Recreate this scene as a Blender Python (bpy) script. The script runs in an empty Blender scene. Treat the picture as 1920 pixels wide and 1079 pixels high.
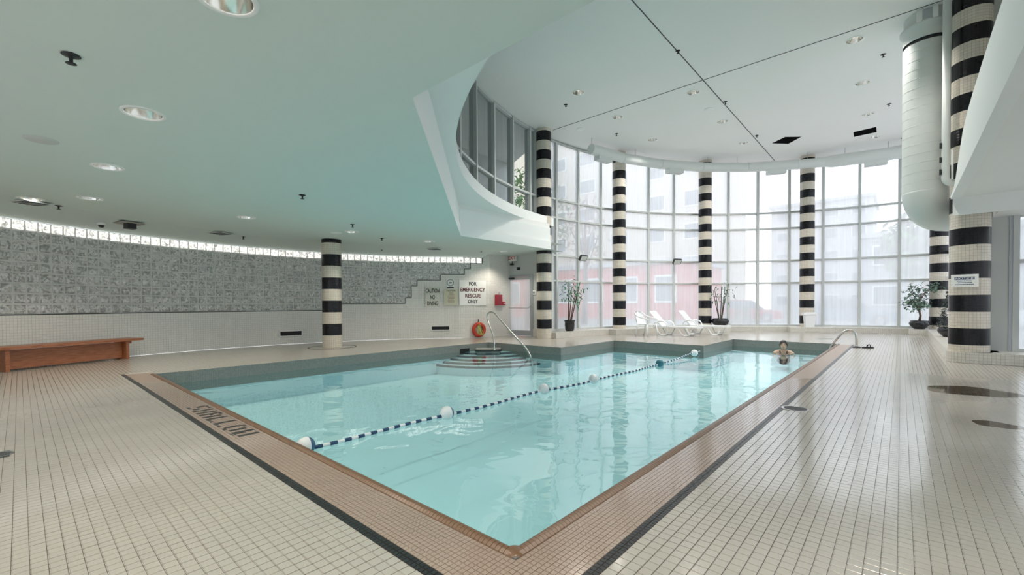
import bpy, bmesh, math, random
from math import sin, cos, tan, pi, radians, degrees, atan2, sqrt, hypot
from mathutils import Vector, Matrix
random.seed(7)
sc = bpy.context.scene
COL = sc.collection
# ------------------------------------------------------------------ camera
F = 821.0; CXP = 960.0; PITCH = radians(-.85); ROLL = radians(.3); CYP = 572.5 + F*tan(radians(.85))
YAW = atan2(730, F); CAM = Vector((1.317, -1.491, 1.13))
FW = Vector((-sin(YAW)*cos(PITCH), cos(YAW)*cos(PITCH), sin(PITCH)))
RT0 = Vector((cos(YAW), sin(YAW), 0)); UP0 = RT0.cross(FW)
RT = RT0*cos(ROLL) - UP0*sin(ROLL); UP = RT0*sin(ROLL) + UP0*cos(ROLL)
cd = bpy.data.cameras.new('camera'); cam = bpy.data.objects.new('camera', cd); COL.objects.link(cam)
cam.matrix_world = Matrix(((RT.x, UP.x, -FW.x, CAM.x), (RT.y, UP.y, -FW.y, CAM.y), (RT.z, UP.z, -FW.z, CAM.z), (0, 0, 0, 1)))
cd.sensor_fit = 'HORIZONTAL'; cd.sensor_width = 36; cd.lens = 36*F/1920
cd.shift_y = (CYP-539.5)/1920; cd.clip_start = .05; cd.clip_end = 400
sc.camera = cam
def ray(x, y): return FW + RT*((x-CXP)/F) - UP*((y-CYP)/F)
def G(x, y, z=0.):
    d = ray(x, y); return CAM + d*((z-CAM.z)/d.z)
def onx(x, y, X):
    d = ray(x, y); return CAM + d*((X-CAM.x)/d.x)
def ony(x, y, Y):
    d = ray(x, y); return CAM + d*((Y-CAM.y)/d.y)
def dep(x, y, t): return CAM + ray(x, y)*t
def oncirc(x, y, R, c):
    d = ray(x, y); ox, oy = CAM.x-c[0], CAM.y-c[1]
    a = d.x**2+d.y**2; b = 2*(ox*d.x+oy*d.y); k = ox*ox+oy*oy-R*R
    return CAM + d*((-b+sqrt(b*b-4*a*k))/(2*a))
# ------------------------------------------------------------------ world, exposure
w = bpy.data.worlds.new('overcast_sky'); sc.world = w; w.use_nodes = True
nt = w.node_tree; bg = nt.nodes['Background']
tc = nt.nodes.new('ShaderNodeTexCoord'); sep = nt.nodes.new('ShaderNodeSeparateXYZ'); cr = nt.nodes.new('ShaderNodeValToRGB')
nt.links.new(tc.outputs['Generated'], sep.inputs[0]); nt.links.new(sep.outputs['Z'], cr.inputs[0]); nt.links.new(cr.outputs[0], bg.inputs[0])
cr.color_ramp.elements[0].position = 0.; cr.color_ramp.elements[0].color = (.93, .95, .97, 1)
cr.color_ramp.elements[1].position = .7; cr.color_ramp.elements[1].color = (.78, .88, 1., 1)
bg.inputs[1].default_value = 2.9
sc.view_settings.view_transform = 'Standard'; sc.view_settings.look = 'None'; sc.view_settings.gamma = 1
sc.view_settings.use_curve_mapping = False; sc.view_settings.exposure = 0.2
try:
    sc.cycles.use_denoising = True; sc.cycles.max_bounces = 10; sc.cycles.diffuse_bounces = 6; sc.cycles.transparent_max_bounces = 16
    sc.cycles.caustics_reflective = False; sc.cycles.caustics_refractive = False; sc.cycles.sample_clamp_indirect = 6
except Exception: pass
LOWSPOT = 92.; HISPOT = 240.

# ------------------------------------------------------------------ materials
MATS = {}
def pmat(name, col, rough=.5, metal=0., spec=.5, emit=None, estr=0., bump=None, noise=None, coat=0.):
    if name in MATS: return MATS[name]
    m = bpy.data.materials.new(name); m.use_nodes = True; n = m.node_tree; b = n.nodes['Principled BSDF']
    b.inputs['Base Color'].default_value = (*col, 1); b.inputs['Roughness'].default_value = rough; b.inputs['Metallic'].default_value = metal
    b.inputs['Specular IOR Level'].default_value = spec; b.inputs['Coat Weight'].default_value = coat
    if emit: b.inputs['Emission Color'].default_value = (*emit, 1); b.inputs['Emission Strength'].default_value = estr
    t = n.nodes.new('ShaderNodeTexCoord')
    if noise:
        sc_, amt, c2 = noise
        nz = n.nodes.new('ShaderNodeTexNoise'); nz.inputs['Scale'].default_value = sc_; nz.inputs['Detail'].default_value = 4
        n.links.new(t.outputs['Object'], nz.inputs['Vector'])
        mr = n.nodes.new('ShaderNodeMapRange'); mr.inputs[1].default_value = .35; mr.inputs[2].default_value = .65; mr.inputs[4].default_value = amt
        n.links.new(nz.outputs[0], mr.inputs[0])
        mx = n.nodes.new('ShaderNodeMix'); mx.data_type = 'RGBA'; mx.inputs[6].default_value = (*col, 1); mx.inputs[7].default_value = (*c2, 1)
        n.links.new(mr.outputs[0], mx.inputs[0]); n.links.new(mx.outputs[2], b.inputs['Base Color'])
    if bump:
        nz2 = n.nodes.new('ShaderNodeTexNoise'); nz2.inputs['Scale'].default_value = bump[0]; n.links.new(t.outputs['Object'], nz2.inputs['Vector'])
        bp = n.nodes.new('ShaderNodeBump'); bp.inputs['Strength'].default_value = bump[1]; bp.inputs['Distance'].default_value = bump[2]
        n.links.new(nz2.outputs[0], bp.inputs['Height']); n.links.new(bp.outputs[0], b.inputs['Normal'])
    MATS[name] = m; return m
def tmat(name, c1, c2, grout, pitch, joint=.004, rough=.3, off=(0, 0), wet=False, bumpd=.002, spec=.5):
    """square mosaic: UV map carries metres"""
    if name in MATS: return MATS[name]
    m = bpy.data.materials.new(name); m.use_nodes = True; n = m.node_tree; b = n.nodes['Principled BSDF']
    uv = n.nodes.new('ShaderNodeUVMap'); mp = n.nodes.new('ShaderNodeMapping'); n.links.new(uv.outputs[0], mp.inputs[0])
    mp.inputs['Location'].default_value = (off[0]+joint/2, off[1]+joint/2, 0)
    br = n.nodes.new('ShaderNodeTexBrick'); br.offset = 0; br.squash = 1
    br.inputs['Scale'].default_value = 1; br.inputs['Mortar Size'].default_value = joint/2; br.inputs['Mortar Smooth'].default_value = .1
    br.inputs['Brick Width'].default_value = pitch; br.inputs['Row Height'].default_value = pitch
    br.inputs['Color1'].default_value = (*c1, 1); br.inputs['Color2'].default_value = (*c2, 1); br.inputs['Mortar'].default_value = (*grout, 1)
    n.links.new(mp.outputs[0], br.inputs['Vector']); n.links.new(br.outputs['Color'], b.inputs['Base Color'])
    b.inputs['Roughness'].default_value = rough; b.inputs['Specular IOR Level'].default_value = spec
    bp = n.nodes.new('ShaderNodeBump'); bp.inputs['Strength'].default_value = .5; bp.inputs['Distance'].default_value = bumpd; bp.invert = True
    n.links.new(br.outputs['Fac'], bp.inputs['Height']); n.links.new(bp.outputs[0], b.inputs['Normal'])
    MATS[name] = m; return m
def floor_mat(name, c1, c2, pitch=None):
    """glazed deck tile: colour varies softly, gloss varies with damp patches"""
    m = bpy.data.materials.new(name); m.use_nodes = True; n = m.node_tree; b = n.nodes['Principled BSDF']
    g = n.nodes.new('ShaderNodeNewGeometry')
    n1 = n.nodes.new('ShaderNodeTexNoise'); n1.inputs['Scale'].default_value = 1.3; n1.inputs['Detail'].default_value = 5
    n2 = n.nodes.new('ShaderNodeTexNoise'); n2.inputs['Scale'].default_value = 300; n2.inputs['Detail'].default_value = 2
    n3 = n.nodes.new('ShaderNodeTexNoise'); n3.inputs['Scale'].default_value = 1.1; n3.inputs['Detail'].default_value = 3
    for q in (n1, n2, n3): n.links.new(g.outputs['Position'], q.inputs['Vector'])
    ad = n.nodes.new('ShaderNodeMath'); ad.operation = 'MULTIPLY_ADD'; ad.inputs[1].default_value = .0
    n.links.new(n2.outputs[0], ad.inputs[0]); n.links.new(n1.outputs[0], ad.inputs[2])
    mr = n.nodes.new('ShaderNodeMapRange'); mr.inputs[1].default_value = .2; mr.inputs[2].default_value = .8
    n.links.new(ad.outputs[0], mr.inputs[0])
    mx = n.nodes.new('ShaderNodeMix'); mx.data_type = 'RGBA'; mx.inputs[6].default_value = (*c1, 1); mx.inputs[7].default_value = (*c2, 1)
    n.links.new(mr.outputs[0], mx.inputs[0]); n.links.new(mx.outputs[2], b.inputs['Base Color'])
    r = n.nodes.new('ShaderNodeMapRange'); r.inputs[1].default_value = .1; r.inputs[2].default_value = .9; r.inputs[3].default_value = .12; r.inputs[4].default_value = .24
    n.links.new(n3.outputs[0], r.inputs[0]); n.links.new(r.outputs[0], b.inputs['Roughness'])
    b.inputs['Specular IOR Level'].default_value = .95; b.inputs['Coat Weight'].default_value = .6; b.inputs['Coat Roughness'].default_value = .10; b.inputs['Coat IOR'].default_value = 1.6
    MATS[name] = m; return m

M_MINT = pmat('mint_plaster', (.66, .745, .71), .8, bump=(160, .25, .002), noise=(.5, .5, (.665, .725, .71)))
M_CEIL = pmat('white_plaster', (.86, .85, .83), .8, bump=(90, .15, .002), noise=(.45, .6, (.82, .835, .81)))
M_WHITE = pmat('white_paint', (.86, .87, .86), .55)
M_DUCT = pmat('painted_sheet_metal', (.70, .73, .71), .38, spec=.5)
M_GREY = pmat('grey_aluminium', (.42, .45, .48), .38, metal=.35)
M_LGREY = pmat('pale_grey_paint', (.58, .60, .59), .5)
M_DARK = pmat('dark_trim', (.03, .035, .04), .5)
M_BLACK = pmat('black_plastic', (.012, .012, .014), .45)
M_VOID = pmat('dark_cavity', (.008, .008, .009), .9)
M_STEEL = pmat('brushed_steel', (.62, .60, .57), .22, metal=1.)
M_CHROME = pmat('bright_reflector', (.85, .84, .80), .15, metal=1.)
M_WPLAST = pmat('white_resin', (.82, .84, .85), .35)
M_TILEW = tmat('cream_mosaic', (.84, .825, .78), (.79, .775, .74), (.56, .545, .51), .0548, .005, .3)
M_COLW = tmat('column_cream_mosaic', (.70, .64, .55), (.63, .57, .49), (.42, .37, .31), .0523, .005, .25)
M_COLB = tmat('column_black_mosaic', (.004, .004, .006), (.008, .008, .011), (.010, .010, .011), .0523, .004, .25, spec=.3)
M_CURB = tmat('curb_mosaic', (.66, .64, .58), (.60, .58, .53), (.40, .38, .34), .0548, .005, .3)
M_FLOORF = tmat('deck_mosaic', (.49, .455, .40), (.45, .42, .37), (.12, .105, .09), .0548, .0065, .2, off=(-.38+.0548*20, .38+.0548*20), spec=.95)
M_TILE = floor_mat('deck_tile_glaze', (.42, .39, .34), (.53, .495, .435))
M_TERRA = floor_mat('terracotta_tile', (.36, .26, .20), (.44, .335, .265))
M_TERRAF = tmat('terracotta_mosaic', (.37, .275, .21), (.33, .24, .185), (.19, .14, .11), .0274, .003, .3)
M_BLKT = pmat('black_small_tile', (.02, .021, .022), .3)
M_BULL = pmat('brown_bullnose', (.15, .08, .042), .28, noise=(9, .7, (.22, .125, .07)))
M_GROUT = pmat('grout', (.20, .18, .16), .9)
M_GROUTL = pmat('pale_grout', (.70, .70, .69), .9)
M_POOLB = tmat('waterline_mosaic', (.27, .27, .245), (.22, .22, .205), (.14, .14, .13), .0274, .003, .3)
M_BASIN = pmat('basin_plaster', (.75, .885, .92), .8, noise=(.7, .5, (.70, .86, .90)))
M_STEPEDGE = pmat('step_edge_tile', (.05, .09, .11), .5)
M_RED = pmat('red_enamel', (.42, .02, .035), .4)
M_WOOD = None

def wood_mat():
    m = bpy.data.materials.new('varnished_wood'); m.use_nodes = True; n = m.node_tree; b = n.nodes['Principled BSDF']
    t = n.nodes.new('ShaderNodeTexCoord'); mp = n.nodes.new('ShaderNodeMapping'); mp.inputs['Scale'].default_value = (2, 22, 22)
    nz = n.nodes.new('ShaderNodeTexNoise'); nz.inputs['Scale'].default_value = 3; nz.inputs['Detail'].default_value = 6
    cr = n.nodes.new('ShaderNodeValToRGB')
    cr.color_ramp.elements[0].position = .3; cr.color_ramp.elements[0].color = (.26, .085, .035, 1)
    cr.color_ramp.elements[1].position = .7; cr.color_ramp.elements[1].color = (.46, .18, .085, 1)
    n.links.new(t.outputs['Object'], mp.inputs[0]); n.links.new(mp.outputs[0], nz.inputs['Vector']); n.links.new(nz.outputs[0], cr.inputs[0])
    n.links.new(cr.outputs[0], b.inputs['Base Color']); b.inputs['Roughness'].default_value = .4
    return m
M_WOOD = wood_mat()
def front_fresnel(n, ior, normal=None):
    fr = n.nodes.new('ShaderNodeFresnel'); fr.inputs[0].default_value = ior
    if normal: n.links.new(normal, fr.inputs['Normal'])
    g = n.nodes.new('ShaderNodeNewGeometry'); iv = n.nodes.new('ShaderNodeMath'); iv.operation = 'SUBTRACT'; iv.inputs[0].default_value = 1
    n.links.new(g.outputs['Backfacing'], iv.inputs[1])
    mu = n.nodes.new('ShaderNodeMath'); mu.operation = 'MULTIPLY'; n.links.new(fr.outputs[0], mu.inputs[0]); n.links.new(iv.outputs[0], mu.inputs[1])
    return mu
def pane_mat(name, frost, col=(.93, .95, .96), streak=True):
    """condensation-fogged glass: clear share plus scattering share, with runs of water"""
    m = bpy.data.materials.new(name); m.use_nodes = True; n = m.node_tree; n.nodes.remove(n.nodes['Principled BSDF'])
    out = n.nodes['Material Output']
    tr = n.nodes.new('ShaderNodeBsdfTransparent'); tr.inputs[0].default_value = (.92, .94, .94, 1)
    tl = n.nodes.new('ShaderNodeBsdfTranslucent'); tl.inputs[0].default_value = (*col, 1)
    gl = n.nodes.new('ShaderNodeBsdfGlossy'); gl.inputs['Roughness'].default_value = .08
    g = n.nodes.new('ShaderNodeNewGeometry')
    mp = n.nodes.new('ShaderNodeMapping'); mp.inputs['Scale'].default_value = (9, 9, .35); n.links.new(g.outputs['Position'], mp.inputs[0])
    nz = n.nodes.new('ShaderNodeTexNoise'); nz.inputs['Scale'].default_value = 1.6; nz.inputs['Detail'].default_value = 4; n.links.new(mp.outputs[0], nz.inputs['Vector'])
    n2 = n.nodes.new('ShaderNodeTexNoise'); n2.inputs['Scale'].default_value = .35; n2.inputs['Detail'].default_value = 3; n.links.new(g.outputs['Position'], n2.inputs['Vector'])
    ad = n.nodes.new('ShaderNodeMath'); ad.operation = 'ADD'; n.links.new(nz.outputs[0], ad.inputs[0]); n.links.new(n2.outputs[0], ad.inputs[1])
    mr = n.nodes.new('ShaderNodeMapRange'); mr.inputs[1].default_value = .75; mr.inputs[2].default_value = 1.25
    sp = .08 if streak else .05
    mr.inputs[3].default_value = min(1, frost+sp); mr.inputs[4].default_value = max(0, frost-sp); n.links.new(ad.outputs[0], mr.inputs[0])
    m1 = n.nodes.new('ShaderNodeMixShader'); n.links.new(mr.outputs[0], m1.inputs[0]); n.links.new(tr.outputs[0], m1.inputs[1]); n.links.new(tl.outputs[0], m1.inputs[2])
    fr = front_fresnel(n, 1.4)
    m2 = n.nodes.new('ShaderNodeMixShader'); n.links.new(fr.outputs[0], m2.inputs[0]); n.links.new(m1.outputs[0], m2.inputs[1]); n.links.new(gl.outputs[0], m2.inputs[2])
    n.links.new(m2.outputs[0], out.inputs[0]); return m
M_PANE = pane_mat('fogged_glass', .50, (.83, .81, .81))
M_PANED = pane_mat('door_glass', .62, (.84, .80, .77))
M_PANEC = pane_mat('clear_glass', .16, (.5, .52, .52), streak=False)
def water_mat():
    m = bpy.data.materials.new('pool_water'); m.use_nodes = True; n = m.node_tree; n.nodes.remove(n.nodes['Principled BSDF'])
    out = n.nodes['Material Output']; g = n.nodes.new('ShaderNodeNewGeometry')
    tr = n.nodes.new('ShaderNodeBsdfTransparent'); tr.inputs[0].default_value = (.755, .945, .96, 1)
    gl = n.nodes.new('ShaderNodeBsdfGlossy'); gl.inputs['Roughness'].default_value = .015
    n1 = n.nodes.new('ShaderNodeTexNoise'); n1.inputs['Scale'].default_value = 1.7; n1.inputs['Detail'].default_value = 2.5; n1.inputs['Distortion'].default_value = .6
    n.links.new(g.outputs['Position'], n1.inputs['Vector'])
    bp = n.nodes.new('ShaderNodeBump'); bp.inputs['Strength'].default_value = 1.; bp.inputs['Distance'].default_value = .011
    n.links.new(n1.outputs[0], bp.inputs['Height'])
    fr = front_fresnel(n, 2.1, bp.outputs[0]); n.links.new(bp.outputs[0], gl.inputs['Normal'])
    mx = n.nodes.new('ShaderNodeMixShader'); n.links.new(fr.outputs[0], mx.inputs[0]); n.links.new(tr.outputs[0], mx.inputs[1]); n.links.new(gl.outputs[0], mx.inputs[2])
    n.links.new(mx.outputs[0], out.inputs[0]); return m
M_WATER = water_mat()
def block_mat(name, lit):
    m = bpy.data.materials.new(name); m.use_nodes = True; n = m.node_tree; b = n.nodes['Principled BSDF']
    g = n.nodes.new('ShaderNodeNewGeometry')
    wv = n.nodes.new('ShaderNodeTexNoise'); wv.inputs['Scale'].default_value = 11; wv.inputs['Distortion'].default_value = 1.6; wv.inputs['Detail'].default_value = 1
    n.links.new(g.outputs['Position'], wv.inputs['Vector'])
    bp = n.nodes.new('ShaderNodeBump'); bp.inputs['Strength'].default_value = .8; bp.inputs['Distance'].default_value = .02
    n.links.new(wv.outputs[0], bp.inputs['Height']); n.links.new(bp.outputs[0], b.inputs['Normal'])
    cr = n.nodes.new('ShaderNodeValToRGB'); n.links.new(wv.outputs[0], cr.inputs[0])
    cr.color_ramp.elements[0].position = .35; cr.color_ramp.elements[0].color = (.34, .34, .335, 1)
    cr.color_ramp.elements[1].position = .62; cr.color_ramp.elements[1].color = (.76, .76, .75, 1)
    n.links.new(cr.outputs[0], b.inputs['Base Color']); b.inputs['Roughness'].default_value = .12; b.inputs['Specular IOR Level'].default_value = .8
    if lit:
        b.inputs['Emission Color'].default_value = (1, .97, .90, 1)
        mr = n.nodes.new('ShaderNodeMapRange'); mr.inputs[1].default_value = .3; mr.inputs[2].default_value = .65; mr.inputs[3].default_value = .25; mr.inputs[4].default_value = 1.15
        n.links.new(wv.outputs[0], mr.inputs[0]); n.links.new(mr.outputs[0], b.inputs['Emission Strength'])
    return m
M_BLOCK = block_mat('wavy_glass_block', False); M_BLOCKL = block_mat('lit_glass_block', True)  # top row emits its own glow, standing in for a lamp behind it

# ------------------------------------------------------------------ mesh helpers
class MB:
    def __init__(s): s.v = []; s.f = []; s.uv = []
    def quad(s, pts, uvs=None):
        i = len(s.v); s.v += [tuple(p) for p in pts]; s.f.append(tuple(range(i, i+len(pts)))); s.uv.append(uvs); return s
    def box(s, lo, hi, M=None):
        x0, y0, z0 = lo; x1, y1, z1 = hi
        p = [(x0, y0, z0), (x1, y0, z0), (x1, y1, z0), (x0, y1, z0), (x0, y0, z1), (x1, y0, z1), (x1, y1, z1), (x0, y1, z1)]
        if M is not None: p = [tuple(M @ Vector(q)) for q in p]
        i = len(s.v); s.v += p
        for q in ((0, 3, 2, 1), (4, 5, 6, 7), (0, 1, 5, 4), (1, 2, 6, 5), (2, 3, 7, 6), (3, 0, 4, 7)):
            s.f.append(tuple(i+k for k in q)); s.uv.append(None)
        return s
    def cbox(s, c, size, M=None):
        return s.box([c[k]-size[k]/2 for k in range(3)], [c[k]+size[k]/2 for k in range(3)], M)
    def lathe(s, prof, n=24, c=(0, 0, 0), M=None, close=False):
        i = len(s.v)
        for (r, z) in prof:
            for k in range(n):
                a = 2*pi*k/n; p = Vector((c[0]+r*cos(a), c[1]+r*sin(a), c[2]+z)); s.v.append(tuple(M @ p) if M is not None else tuple(p))
        for j in range(len(prof)-1):
            for k in range(n):
                k2 = (k+1) % n; s.f.append((i+j*n+k, i+j*n+k2, i+(j+1)*n+k2, i+(j+1)*n+k)); s.uv.append(None)
        if close:
            s.f.append(tuple(i+k for k in range(n-1, -1, -1))); s.uv.append(None)
            o = i+(len(prof)-1)*n; s.f.append(tuple(o+k for k in range(n))); s.uv.append(None)
        return s
    def tube(s, pts, r, n=8, closed=False, caps=True, rs=None):
        pts = [Vector(p) for p in pts]; i = len(s.v); N = len(pts); prev = None
        for j, p in enumerate(pts):
            if closed: t = pts[(j+1) % N]-pts[j-1]
            else: t = pts[min(j+1, N-1)]-pts[max(j-1, 0)]
            t = t.normalized() if t.length > 1e-9 else Vector((0, 0, 1))
            if prev is None:
                u = Vector((0, 0, 1)) if abs(t.z) < .9 else Vector((1, 0, 0))
                u = (u - t*u.dot(t)).normalized()
            else: u = (prev - t*prev.dot(t)).normalized()
            prev = u; v = t.cross(u); rr = rs[j] if rs else r
            for k in range(n):
                a = 2*pi*k/n; s.v.append(tuple(p + (u*cos(a)+v*sin(a))*rr))
        for j in range(N if closed else N-1):
            j2 = (j+1) % N
            for k in range(n):
                k2 = (k+1) % n; s.f.append((i+j*n+k, i+j*n+k2, i+j2*n+k2, i+j2*n+k)); s.uv.append(None)
        if caps and not closed:
            s.f.append(tuple(i+k for k in range(n-1, -1, -1))); s.uv.append(None)
            o = i+(N-1)*n; s.f.append(tuple(o+k for k in range(n))); s.uv.append(None)
        return s
    def prism(s, poly, z0, z1, M=None):
        n = len(poly); i = len(s.v)
        for z in (z0, z1):
            for (x, y) in poly:
                p = Vector((x, y, z)); s.v.append(tuple(M @ p) if M is not None else tuple(p))
        s.f.append(tuple(i+k for k in range(n-1, -1, -1))); s.f.append(tuple(i+n+k for k in range(n))); s.uv += [None, None]
        for k in range(n):
            k2 = (k+1) % n; s.f.append((i+k, i+k2, i+n+k2, i+n+k)); s.uv.append(None)
        return s
    def sphere(s, c, r, n=12, m=8, sc_=(1, 1, 1), M=None):
        prof = [(max(1e-4, r*sin(pi*j/m))*1., -r*cos(pi*j/m)) for j in range(m+1)]
        MM = Matrix.Translation(c) @ Matrix.Diagonal((*sc_, 1))
        if M is not None: MM = M @ MM
        return s.lathe(prof, n, M=MM)
    def mesh(s, name, mat, smooth=False):
        me = bpy.data.meshes.new(name); me.from_pydata(s.v, [], s.f)
        if any(u for u in s.uv):
            l = me.uv_layers.new(name='UVMap'); k = 0; d = l.data
            for f, u in zip(s.f, s.uv):
                for q in range(len(f)):
                    if u: d[k].uv = u[q]
                    k += 1
        if mat: me.materials.append(mat)
        if smooth: me.shade_smooth()
        return me
    def build(s, name, mat, parent=None, smooth=False): return obj(name, s.mesh(name, mat, smooth), parent)
def obj(name, me, parent=None, loc=None):
    o = bpy.data.objects.new(name, me); COL.objects.link(o)
    if parent is not None: o.parent = parent
    if loc is not None: o.location = loc
    return o
def tag(o, label=None, cat=None, group=None, kind=None):
    if label: o['label'] = label
    if cat: o['category'] = cat
    if group: o['group'] = group
    if kind: o['kind'] = kind
    return o
def thing(name, label, cat, loc=(0, 0, 0), rz=0., group=None):
    o = obj(name, None); o.location = loc; o.rotation_euler = (0, 0, rz); return tag(o, label, cat, group)
def struct(name): return tag(obj(name, None), kind='structure')
def autosmooth(o, ang=40):
    me = o.data; me.shade_smooth()
    bm = bmesh.new(); bm.from_mesh(me)
    for e in bm.edges:
        if len(e.link_faces) == 2 and e.calc_face_angle(0) > radians(ang): e.smooth = False
    bm.to_mesh(me); bm.free(); return o
def text_mesh(txt, size, align='CENTER', bold=0., extrude=.001, line=1.0, sx=1.):
    cu = bpy.data.curves.new('txt', 'FONT'); cu.body = txt; cu.size = size; cu.align_x = align; cu.align_y = 'CENTER'; cu.offset = bold; cu.extrude = extrude; cu.space_line = line
    o = bpy.data.objects.new('txt', cu); COL.objects.link(o)
    me = bpy.data.meshes.new_from_object(o.evaluated_get(bpy.context.evaluated_depsgraph_get()))
    bpy.data.objects.remove(o); bpy.data.curves.remove(cu)
    if sx != 1:
        for v in me.vertices: v.co.x *= sx
    return me
def frame(c, nrm, up=(0, 0, 1)):
    """matrix: local x right, y up, z out along nrm"""
    z = Vector(nrm).normalized(); y = Vector(up); y = (y - z*y.dot(z)).normalized(); x = y.cross(z)
    return Matrix(((x.x, y.x, z.x, c[0]), (x.y, y.y, z.y, c[1]), (x.z, y.z, z.z, c[2]), (0, 0, 0, 1)))
def copy_tree(o, parent=None):
    c = o.copy(); COL.objects.link(c); c.parent = parent
    for ch in list(o.children): copy_tree(ch, c)
    return c

CC = (2.1, 10.6); RC = 9.68; RG = 10.15; RK = 9.42
WA = (-4.1, 2.9); WR = 8.3
ZL = 2.95; ZU = 7.03; ZCURB = .2
def cp(a, R, z=0., c=CC): return Vector((c[0]+R*cos(radians(a)), c[1]+R*sin(radians(a)), z))
POOL = [(0, 0), (0, 13.65), (-2.7, 13.65), (-2.7, 10.87), (-5.4, 10.87), (-5.4, 8.0), (-8.1, 8.0), (-8.1, 0)]
WATER_Z = -.205
# ================================================================== STRUCTURE
def fill_poly(name, outer, holes, z, mat, parent=None, up=True, uvs=True):
    bm = bmesh.new(); edges = []
    for loop in [outer]+holes:
        vs = [bm.verts.new((p[0], p[1], z)) for p in loop]
        for a, b in zip(vs, vs[1:]+vs[:1]): edges.append(bm.edges.new((a, b)))
    bmesh.ops.triangle_fill(bm, use_beauty=True, use_dissolve=False, edges=edges, normal=(0, 0, 1))
    for f in bm.faces:
        f.normal_update()
        if (f.normal.z > 0) != up: f.normal_flip()
    if uvs:
        l = bm.loops.layers.uv.new('UVMap')
        for f in bm.faces:
            for lp in f.loops: lp[l].uv = (lp.vert.co.x, lp.vert.co.y)
    me = bpy.data.meshes.new(name); bm.to_mesh(me); bm.free(); me.materials.append(mat)
    return obj(name, me, parent)
def circ(c, r, n=20): return [(c[0]+r*cos(2*pi*k/n), c[1]+r*sin(2*pi*k/n)) for k in range(n)]
def arc(c, R, a0, a1, n): return [(c[0]+R*cos(radians(a0+(a1-a0)*k/n)), c[1]+R*sin(radians(a0+(a1-a0)*k/n))) for k in range(n+1)]
def uvbox(mb, lo, hi):
    (x0, y0, z0), (x1, y1, z1) = lo, hi
    mb.quad([(x0, y0, z1), (x1, y0, z1), (x1, y1, z1), (x0, y1, z1)], [(x0, y0), (x1, y0), (x1, y1), (x0, y1)])
    mb.quad([(x0, y1, z0), (x1, y1, z0), (x1, y0, z0), (x0, y0, z0)], [(x0, y1), (x1, y1), (x1, y0), (x0, y0)])
    for (a, b) in (((x0, y0), (x1, y0)), ((x1, y0), (x1, y1)), ((x1, y1), (x0, y1)), ((x0, y1), (x0, y0))):
        L = hypot(b[0]-a[0], b[1]-a[1]); s = a[0]+a[1]
        mb.quad([(*a, z0), (*b, z0), (*b, z1), (*a, z1)], [(s, z0), (s+L, z0), (s+L, z1), (s, z1)])
    return mb

cx0, cy0 = -9.65, 9.66
AK = 136.; PK = cp(AK, WR, 0, WA); PEND = Vector((cx0, cy0, 0)); NK = Vector((-(PEND-PK).y, (PEND-PK).x, 0)).normalized()*1
AE = 129.31
def wp(a, R, z):
    if a >= AK: return cp(a, R, z, WA)
    p = PK.lerp(PEND, (AK-a)/(AK-AE)) + NK*(R-WR); p.z = z; return p
def onwall(x, y, off=0.):
    p = oncirc(x, y, WR-off, WA)
    if degrees(atan2(p.y-WA[1], p.x-WA[0])) % 360 >= AK: return p, Vector((WA[0]-p.x, WA[1]-p.y, 0)).normalized()
    d = ray(x, y); o = PK-NK*off; return CAM+d*((o-CAM).dot(NK)/d.dot(NK)), -NK
th0 = AE
thE = 180+degrees(math.asin((4.5+WA[1])/WR))          # where the curved wall meets the back wall
DOORY = 10.75; BACKY = -4.5; RX = 6.0
wall_out = [tuple(wp(th0+(thE-th0)*k/60, WR+.02, 0)[:2]) for k in range(61)]
XB = wall_out[-1][0]
room = wall_out + [(XB, BACKY), (RX, BACKY), (RX, 11.0), (2.65, 11.0), (2.65, 20.72)] + arc(CC, RG, 86.9, 180, 40) + [(-8.05, DOORY), (cx0, DOORY)]
# ---- floor
PT = .0548; ST = .0274
floor = struct('floor')
copz = [(-8.44, -.38), (.38, -.38), (.38, 13.65), (0, 13.65), (-2.7, 13.65), (-2.7, 10.87), (-5.4, 10.87), (-5.4, 8.0), (-8.1, 8.0), (-8.1, 0), (-8.44, 0)]
fill_poly('deck_bed', room, [copz], -.003, M_FLOORF, floor)
def vis(x, y, z=0):
    v = Vector((x, y, z))-CAM; d = v.dot(FW)
    if d < .5: return None
    return CXP+F*v.dot(RT)/d, CYP-F*v.dot(UP)/d, d
def in_cop(x, y): return (-8.44 < x < .38 and -.38 < y < 0.) or (-.0 < x < .38 and -.38 < y < 13.65)
def in_pool(x, y):
    return (-8.1 < x < 0 and 0 < y < 8) or (-5.4 < x < 0 and 8 <= y < 10.87) or (-2.7 < x < 0 and 10.87 <= y < 13.65)
cells = []
for i in range(-140, 100):
    x = .38+PT*(i+.5)
    if not (-7 < x < 5.6): continue
    for j in range(-60, 200):
        y = -.38+PT*(j+.5)
        if y > 8 or y < -4.4 or in_cop(x, y) or in_pool(x, y): continue
        q = vis(x, y)
        if not q or q[2] > 7.6: continue
        if -260 < q[0] < 2180 and q[1] < 1330: cells.append((q[2], q[0], q[1], x, y))
def ontop(c): return 0 <= c[1] <= 1920 and c[2] <= 1079
cells.sort(key=lambda c: (not ontop(c), c[0]))
tb = MB(); e = .0248
tb.quad([(-e+.001, -e+.001, 0), (e-.001, -e+.001, 0), (e-.001, e-.001, 0), (-e+.001, e-.001, 0)])
ring = [(-e, -e), (e, -e), (e, e), (-e, e)]; ri = [(-e+.001, -e+.001), (e-.001, -e+.001), (e-.001, e-.001), (-e+.001, e-.001)]
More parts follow.
